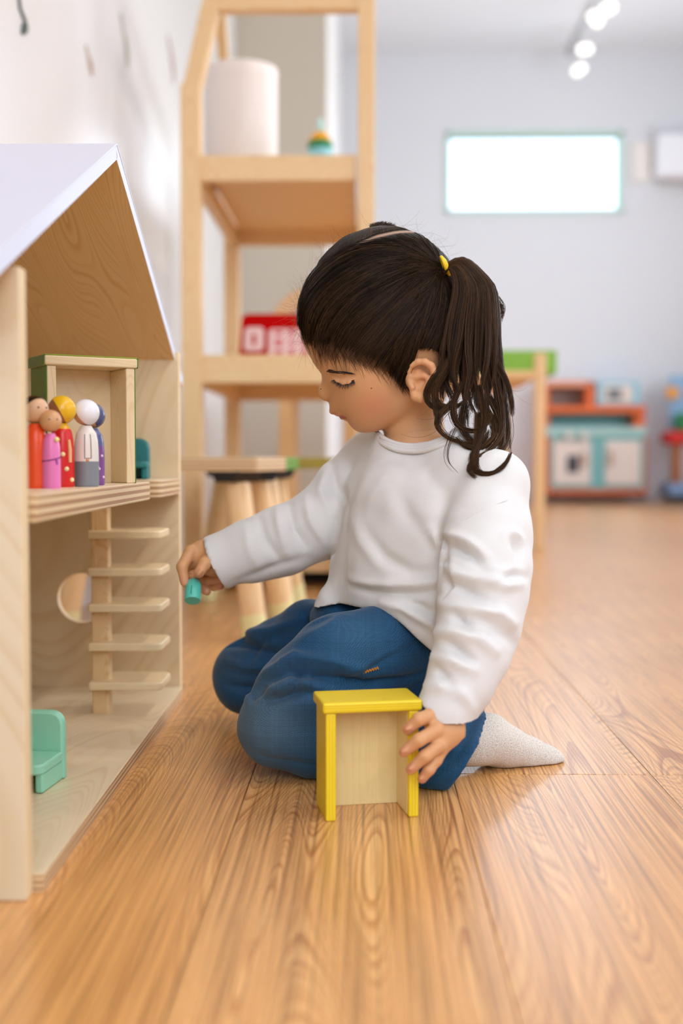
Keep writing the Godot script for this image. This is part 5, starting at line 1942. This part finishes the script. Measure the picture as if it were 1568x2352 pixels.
func hair(who, off: Vector3):
	var stuff := plain(Color.WHITE, 0.34, 0.24)
	stuff.vertex_color_use_as_albedo = true
	# the cap, thin at the hairline, which lies above the fine hair of the temple
	var cap_line := [[688, 752], [704, 772], [730, 784], [765, 790], [800, 798], [835, 812], [868, 828], [900, 850], [922, 880], [932, 900], [936, 880], [936, 852], [942, 832], [955, 818], [976, 812], [998, 820], [1014, 845], [1018, 875], [1012, 905], [1016, 940], [1045, 965]]
	var cap_poly := PackedVector2Array()
	for p in cap_line:
		cap_poly.append(Vector2(p[0], p[1]))
	cap_poly.append_array(PackedVector2Array([Vector2(1050, 1050), Vector2(650, 1050), Vector2(650, 745)]))
	var s := 0.0021
	var c := Clay.new(hp(660, 1010, -170), hp(1085, 505, 170), s)
	var i := 0
	var nx2 := c.nx
	var edge := PackedFloat32Array()
	edge.resize(c.nx * c.ny)
	for iy in c.ny:
		for ix in c.nx:
			var p := Vector2((c.o.x + ix * s - ho.x) / hx.x, (c.o.y + iy * s - ho.y) / hy.y) + HC
			var d := 1e9
			for k in cap_line.size() - 1:
				d = minf(d, p.distance_to(Geometry2D.get_closest_point_to_segment(p, cap_poly[k], cap_poly[k + 1])))
			if Geometry2D.is_point_in_polygon(p, cap_poly):
				d = -d
			edge[iy * nx2 + ix] = d
	for iz in c.nz:
		var z := (c.o.z + iz * s - ho.z) / hs
		for iy in c.ny:
			var y := (c.o.y + iy * s - ho.y) / hy.y
			for ix in c.nx:
				var x := (c.o.x + ix * s - ho.x) / hx.x
				var e := edge[iy * nx2 + ix]
				var r2 := x * x + y * y
				if e < -12.0 or r2 > 62000.0 or r2 < 900.0 and absf(z) < 80.0:
					c.f[i] = 0.05 if e < 0.0 or r2 > 900.0 else -0.05
				else:
					var k := smoothstep(0.0, 34.0, e)
					var g0 := head_at(x, y, z, base_r, 0.5)
					var g1 := head_at(x, y, z, hair_r, 4.0)
					c.f[i] = maxf((lerpf(g0, g1, k) - 1.0) * 140.0 * hs * 0.9, -e * hs)
				i += 1
	var m := c.skin()
	var v := relax(m[0], m[1], 2)
	var n := normals(v, m[1])
	var cols := PackedColorArray()
	for k in v.size():
		var p: Vector3 = v[k]
		var x := (p.x - ho.x) / hx.x + HC.x
		var y := (p.y - ho.y) / hy.y + HC.y
		var z := (p.z - ho.z) / hs
		var col := Color(0.006, 0.004, 0.003)
		var py := part_y(x)
		if py > 0.0 and z > 0.0:
			col = col.lerp(Color(0.50, 0.32, 0.22), 0.9 * exp(-pow(y - py, 2) / 12.0))
		var e := 1e9
		var p2 := Vector2(x, y)
		for q in cap_line.size() - 1:
			e = minf(e, p2.distance_to(Geometry2D.get_closest_point_to_segment(p2, cap_poly[q], cap_poly[q + 1])))
		col = col.lerp(Color(0.22, 0.105, 0.052), 0.9 * smoothstep(48.0, 2.0, e) * (1.0 if x < 935.0 else 0.5))
		cols.append(col)
	var cap = put("hair", mesh_of(shifted(v, off), n, m[1], cols), who)
	var scalp := plain(Color.WHITE, 0.5, 0.4)
	scalp.vertex_color_use_as_albedo = true
	cap.mesh.surface_set_material(0, scalp)
	# combed strands, near side to the tie, far side over the crown
	var S := Strands.new()
	var made := 0
	var wave := FastNoiseLite.new()
	wave.seed = 3
	wave.frequency = 1.0
	while made < 6200:
		var p := Vector2(rng.randf_range(684, 1056), rng.randf_range(520, 935))
		var from_edge := rng.randf() < 0.34
		if from_edge:
			var q := rng.randi() % 8 if rng.randf() < 0.72 else 13 + rng.randi() % 7
			p = cap_poly[q].lerp(cap_poly[q + 1], rng.randf()) + Vector2(rng.randf_range(-3, 6), rng.randf_range(-22, 4) + (14.0 * absf(rng.randfn()) if q < 8 else 0.0))
		elif Geometry2D.is_point_in_polygon(p, cap_poly):
			continue
		var q2 := p - HC
		if q2.length() > pick(hair_r, atan2(q2.y, q2.x)) * 0.985:
			continue
		var py := part_y(p.x)
		if py > 0.0 and p.y < py + 5.0:
			continue
		if p.x > 928.0 and p.x < 1008.0 and p.y > 826.0:
			continue
		var z0 := surf_z(p.x, p.y, hair_r, 4.0)
		var a := Vector3(p.x, p.y, z0)
		var bearing := atan2(p.y - TIE.y, TIE.x - p.x)
		var lock := wave.get_noise_2d(bearing * 9.0, 0.0)
		var b := TIE + Vector3(rng.randf_range(-5, 4), clampf(bearing, -0.9, 1.6) * 9.0 - 3.0 + rng.randf_range(-3, 3), rng.randf_range(-4, 6))
		var ab := b - a
		var len := Vector2(ab.x, ab.y).length()
		if len < 30.0:
			continue
		var bow := Vector2(ab.y, -ab.x) / len
		var amount := len * (0.02 + 0.13 * smoothstep(830.0, 700.0, p.x)) * rng.randf_range(0.8, 1.2)
		if p.y < 640.0:
			amount = -0.06 * len
		if p.x > 960.0 and p.y > 760.0:
			amount = -len * 0.08
		var mid := a.lerp(b, 0.40) + Vector3(bow.x, bow.y, 0) * amount
		if p.x > 890.0 and p.x < 945.0 and p.y > 835.0:
			mid = Vector3(p.x + 6.0, 775.0, 110.0)
		mid.z = maxf(mid.z, 50.0)
		var pts := PackedVector3Array()
		var cnt := 13
		var lift := maxf(0.0, lock) * 0.035 + rng.randf_range(0.0, 0.008)
		for k in cnt:
			var u := k / float(cnt - 1)
			var w := a.lerp(mid, u).lerp(mid.lerp(b, u), u)
			var sway := wave.get_noise_2d(bearing * 6.0 + 40.0, u * 2.2) * 9.0 + wave.get_noise_2d(bearing * 50.0, u * 5.0) * 2.4
			w += Vector3(bow.x, bow.y, 0) * sway * sin(u * PI)
			w = on_hair(w, lift * sin(PI * clampf(u * 0.9 + 0.08, 0, 1)) + 0.003)
			pts.append(to_room(w) + off)
		S.add(pts, rng.randf_range(0.00018, 0.00042), strand_colour(0.30 * maxf(0.0, wave.get_noise_2d(bearing * 14.0, 7.0)) + (0.16 if p.y < 660 else 0.0) * rng.randf()), 0.5)  # crown strands paler, putting the highlight there into their colour
		made += 1
	# far of the part: combed up and over to the other side
	for k in 900:
		var x := rng.randf_range(718, 944)
		var py := part_y(x) - 5.0 - 6.0 * rng.randf()
		var a := Vector3(x, py, surf_z(x, py, hair_r, 3.0))
		var b := Vector3(888 + rng.randf_range(-16, 12), 528, -70)
		var mid := a.lerp(b, 0.45) + Vector3(-14, -16, 0)
		var pts := PackedVector3Array()
		for q in 9:
			var u := q / 8.0
			pts.append(to_room(on_hair(a.lerp(mid, u).lerp(mid.lerp(b, u), u), 0.012 * sin(u * PI))) + off)
		S.add(pts, rng.randf_range(0.0003, 0.0006), strand_colour(), 0.6)
	# front edge of the far side, from the forehead round to the far tie
	for k in 500:
		var a := Vector3(rng.randf_range(684, 712), rng.randf_range(660, 752), rng.randf_range(-60, 40))
		var b := Vector3(880, 530, -70)
		var pts := PackedVector3Array()
		for q in 11:
			var u := q / 10.0
			pts.append(to_room(on_hair(a.lerp(b, u) + Vector3(-40, -30, -30) * sin(u * PI), 0.01)) + off)
		S.add(pts, rng.randf_range(0.0003, 0.0006), strand_colour(), 0.6)
	# fine short hair over the temple, falling towards the brow and the ear
	for k in 2000:
		var u := rng.randf()
		var p := Vector2(722, 752).lerp(Vector2(915, 795), u) + Vector2(rng.randf_range(-22, 22), rng.randf_range(-26, 26) + 40.0 * u * u)
		var dir := Vector2(0.10, 1.0).lerp(Vector2(0.62, 0.75), smoothstep(0.0, 0.9, u)).normalized().rotated(rng.randf_range(-0.25, 0.2))
		var l := rng.randf_range(45, 88)
		var bend := rng.randf_range(-0.1, 0.35)
		if p.x + dir.x * l > 926.0:
			l = maxf(8.0, (926.0 - p.x) / maxf(dir.x, 0.3))
		var pts := PackedVector3Array()
		for q in 8:
			var w := q / 7.0
			var z := p + dir.rotated(-bend * w) * l * w
			pts.append(to_room(Vector3(z.x, z.y, surf_z(z.x, z.y, hair_r, 2.0) + 1.5 - 1.0 * w)) + off)
		S.add(pts, rng.randf_range(0.00012, 0.00027), Color(0.035, 0.017, 0.009).lerp(Color(0.20, 0.092, 0.044), rng.randf()), 0.15)
	for k in 70:   # lock in front of the ear
		var u := rng.randf()
		var p := Vector2(890 + 40 * u, 812 + 20 * rng.randf())
		var e := Vector2(938 + rng.randf_range(-14, 8), 912 + rng.randf_range(-30, 6))
		var pts := PackedVector3Array()
		for q in 9:
			var w := q / 8.0
			var z := p.lerp(e, w) + Vector2(-10, 4) * sin(w * PI) * rng.randf_range(0.8, 1.2)
			pts.append(to_room(Vector3(z.x, z.y, surf_z(z.x, z.y, hair_r, 3.0) + 1.0)) + off)
		S.add(pts, rng.randf_range(0.0002, 0.0004), Color(0.02, 0.012, 0.008).lerp(Color(0.09, 0.045, 0.025), rng.randf()), 0.2)
	# stray hairs round the outline
	for k in 330:
		var ang := deg_to_rad(rng.randf_range(168, 318) if k < 190 else rng.randf_range(174, 208))
		var R := pick(hair_r, ang)
		var p := HC + Vector2(cos(ang), sin(ang)) * R * rng.randf_range(0.93, 1.0)
		var tan_ := Vector2(-sin(ang), cos(ang)) * (1 if rng.randf() < 0.7 else -1)
		var l := rng.randf_range(20, 75)
		var curl := rng.randf_range(-1.6, 1.6)
		var outw := rng.randf_range(0.1, 0.75)
		var dir := (tan_ + Vector2(cos(ang), sin(ang)) * outw).normalized()
		var z := rng.randf_range(-25, 45)
		var pts := PackedVector3Array()
		var w := p
		for q in 12:
			pts.append(hp(w.x, w.y, z) + off)
			dir = dir.rotated(curl / 12.0)
			w += dir * l / 11.0
		S.add(pts, rng.randf_range(0.00005, 0.0001), Color(0.10, 0.06, 0.035).lerp(Color(0.3, 0.2, 0.12), rng.randf()), 0.4)
	# little tuft of the tail on the far side
	for k in 420:
		var x := rng.randf_range(-1, 1)
		var p := Vector3(878 + x * 20, 534, -60 + rng.randf_range(-20, 15))
		var e := Vector3(878 + x * 27, 516 + 8 * x * x - rng.randf_range(0, 9), p.z - rng.randf_range(0, 30))
		var pts := PackedVector3Array()
		for q in 8:
			var w := q / 7.0
			pts.append(in_tail(p.lerp(e, w) + Vector3(6 * sin(w * 3.0 + k), -5.0 * sin(w * PI), 0)) + off)
		S.add(pts, 0.0004, strand_colour(0.16), 0.3)
	var comb = put("combed_strands", mesh_of(S.v, S.n, S.t, S.c), cap)
	comb.set_meta("kind", "stuff")
	comb.mesh.surface_set_material(0, stuff)
	# the tail
	S = Strands.new()
	tail(S, off)
	var tl = put("ponytail", mesh_of(S.v, S.n, S.t, S.c), who)
	tl.set_meta("kind", "stuff")
	tl.mesh.surface_set_material(0, stuff)
	# yellow band
	var st := mb()
	for q in 3:
		var pts := []
		var rr := []
		for k in 25:
			var u := TAU * k / 24.0
			pts.append(to_room(Vector3(1012 + q * 3.2 + 6 * cos(u), 624 + 3 * q + 16 * cos(u), 98 + 16 * sin(u) - q * 1.0)) + off)
			rr.append(0.0019)
		tube(st, pts, rr, 8, false)
	part("hair_tie", st, plain(Color(0.93, 0.78, 0.12), 0.5), who)

func spline(p: Array, u: float) -> Vector3:
	var n := p.size() - 1
	var x := clampf(u, 0.0, 0.9999) * n
	var i := int(x)
	var t := x - i
	var a: Vector3 = p[maxi(i - 1, 0)]
	var b: Vector3 = p[i]
	var c: Vector3 = p[i + 1]
	var d: Vector3 = p[mini(i + 2, n)]
	return b.cubic_interpolate(c, a, d, t)

# a point of the tail where the photograph shows it, z head pixels before the head's middle
func in_tail(p: Vector3) -> Vector3:
	return at(p.x, p.y, HD - p.z * hs)

func tail(S: Strands, off: Vector3):
	var path := [Vector3(1018, 622, 98), Vector3(1052, 606, 116), Vector3(1088, 656, 116), Vector3(1086, 740, 112), Vector3(1080, 820, 112), Vector3(1084, 890, 116), Vector3(1092, 965, 140)]
	var wide := [12.0, 26.0, 48.0, 64.0, 74.0, 78.0, 66.0]
	for k in 3600:
		var a := rng.randf() * TAU
		var r := sqrt(rng.randf())
		if k % 3 == 0:
			r = lerpf(r, 1.0, 0.6)
		var cell := Vector2(floorf(a / TAU * 17.0), floorf(r * 2.2))
		var lock := fmod(cell.x * 12.9898 + cell.y * 78.233, 6.283)
		# strands of one lock draw together towards its end
		var ca := (cell.x + 0.5) / 17.0 * TAU
		var cr := (cell.y + 0.5) / 2.2
		var end := 0.72 + 0.26 * fposmod(lock * 1.7, 1.0) + rng.randf_range(-0.03, 0.03)
		var spin := (2.5 + 3.0 * fposmod(lock * 2.3, 1.0)) * (1.0 if sin(lock * 5.0) > -0.2 else -1.0)
		var rad := 8.0 + 20.0 * fposmod(lock * 3.1, 1.0) + rng.randf_range(-2, 2)
		var pts := PackedVector3Array()
		var cnt := 20
		var tone := fposmod(lock * 4.7, 1.0)
		for q in cnt:
			var u := end * q / (cnt - 1.0)
			var x := u * (wide.size() - 1)
			var i := mini(int(x), wide.size() - 2)
			var w := lerpf(wide[i], wide[i + 1], x - i)
			var c := spline(path, u)
			var gather := 0.65 * smoothstep(0.35, 0.95, u)
			var ox := lerpf(cos(a) * r, cos(ca) * cr, gather)
			var oz := lerpf(sin(a) * r, sin(ca) * cr, gather)
			var side := Vector3(1, 0, 0) if u > 0.25 else Vector3(u * 4.0, -(1.0 - u * 4.0), 0).normalized()
			var p := c + side * ox * w + Vector3(0, 0, oz * w * 0.62)
			p += Vector3(sin(u * 8.0 + lock), 0, cos(u * 7.0 + lock)) * 5.0 * u
			var e := clampf((u - 0.55) / 0.42, 0.0, 1.0)
			p += Vector3(cos(lock + e * spin) - cos(lock), 0.7 * (sin(lock + e * spin) - sin(lock)), 0.5 * sin(lock * 2.0 + e * spin)) * rad * e
			pts.append(in_tail(p) + off)
		S.add(pts, rng.randf_range(0.00018, 0.00045), tail_colour(0.14 + 0.50 * tone * tone), 0.35)
	# separate curls at the ends
	var curls := [
		[[1048, 800, 130], [1018, 850, 134], [998, 893, 134], [1006, 925, 132], [1038, 938, 128], [1066, 920, 122]], [[1020, 835, 128], [994, 872, 130], [979, 902, 128], [988, 930, 128], [1018, 940, 130], [1048, 928, 126]],
		[[1100, 890, 130], [1110, 960, 150], [1100, 1015, 190], [1084, 1055, 225], [1094, 1084, 250], [1130, 1088, 262], [1160, 1066, 262], [1174, 1038, 250]], [[1138, 870, 120], [1152, 950, 135], [1150, 1000, 165], [1122, 1036, 200], [1090, 1056, 226], [1076, 1080, 245], [1096, 1100, 255]],
		[[1148, 890, 100], [1164, 965, 110], [1166, 1010, 140], [1150, 1040, 190], [1120, 1062, 220]], [[1045, 920, 135], [1014, 950, 142], [1004, 975, 150], [1022, 1000, 160], [1060, 1016, 176], [1096, 1018, 185]],
		[[1066, 930, 136], [1060, 975, 150], [1080, 1010, 172], [1108, 1016, 185], [1124, 985, 165]], [[1100, 925, 130], [1128, 962, 140], [1134, 1000, 165], [1108, 1028, 190], [1072, 1026, 185], [1046, 1002, 165]],
		[[1122, 910, 125], [1150, 975, 140], [1148, 1030, 180], [1122, 1058, 215], [1098, 1046, 215]], [[1045, 985, 155], [1028, 1030, 185], [1030, 1062, 205], [1050, 1086, 225]], [[1098, 950, 140], [1096, 1010, 180], [1094, 1055, 225], [1106, 1084, 250], [1140, 1084, 262]],
		[[1060, 880, 140], [1040, 930, 146], [1050, 975, 155], [1086, 990, 165], [1116, 975, 165], [1128, 945, 150]], [[1130, 700, 112], [1144, 800, 112], [1156, 900, 112], [1166, 985, 125], [1172, 1040, 150]]]
	for ci in curls.size():
		var base := []
		for p in curls[ci]:
			base.append(Vector3(p[0], p[1], p[2] as float))
		var many := [190, 170, 200, 110, 70, 90, 110, 110, 90, 7, 120, 130, 60][ci] as int
		var tone := rng.randf_range(0.12, 0.5)
		for k in many:
			var o := Vector3(rng.randfn() * 4.2, rng.randfn() * 3.6, rng.randfn() * 4.0)
			var stop := rng.randf_range(0.85, 1.0)
			var pts := PackedVector3Array()
			for q in 18:
				var u := stop * q / 17.0
				pts.append(in_tail(spline(base, u) + o * (1.0 - 0.5 * u) + Vector3(0, 0, 4)) + off)
			S.add(pts, rng.randf_range(0.00018, 0.0004), tail_colour(tone), 0.3)
	for k in 60:   # wisps
		var p := Vector3(rng.randf_range(1010, 1160), rng.randf_range(820, 1000), rng.randf_range(80, 118))
		var dir := Vector2(rng.randf_range(-0.4, 0.4), 1).normalized()
		var curl := rng.randf_range(-2.6, 2.6)
		var l := rng.randf_range(50, 130)
		var pts := PackedVector3Array()
		for q in 14:
			pts.append(in_tail(p) + off)
			dir = dir.rotated(curl / 13.0)
			p += Vector3(dir.x, dir.y, 0) * l / 13.0
		S.add(pts, rng.randf_range(0.00008, 0.00018), tail_colour(0.3), 0.4)
	# curl of the other tail peeping out behind
	for k in 40:
		var base := [Vector3(1120, 690, -30), Vector3(1142, 690, -30), Vector3(1156, 712, -30), Vector3(1146, 735, -30), Vector3(1130, 722, -30)]
		var o := Vector3(rng.randfn() * 3.5, rng.randfn() * 6.0, rng.randfn() * 4.0)
		var pts := PackedVector3Array()
		for q in 10:
			pts.append(in_tail(spline(base, q / 9.0) + o) + off)
		S.add(pts, 0.0003, tail_colour(0.3), 0.3)
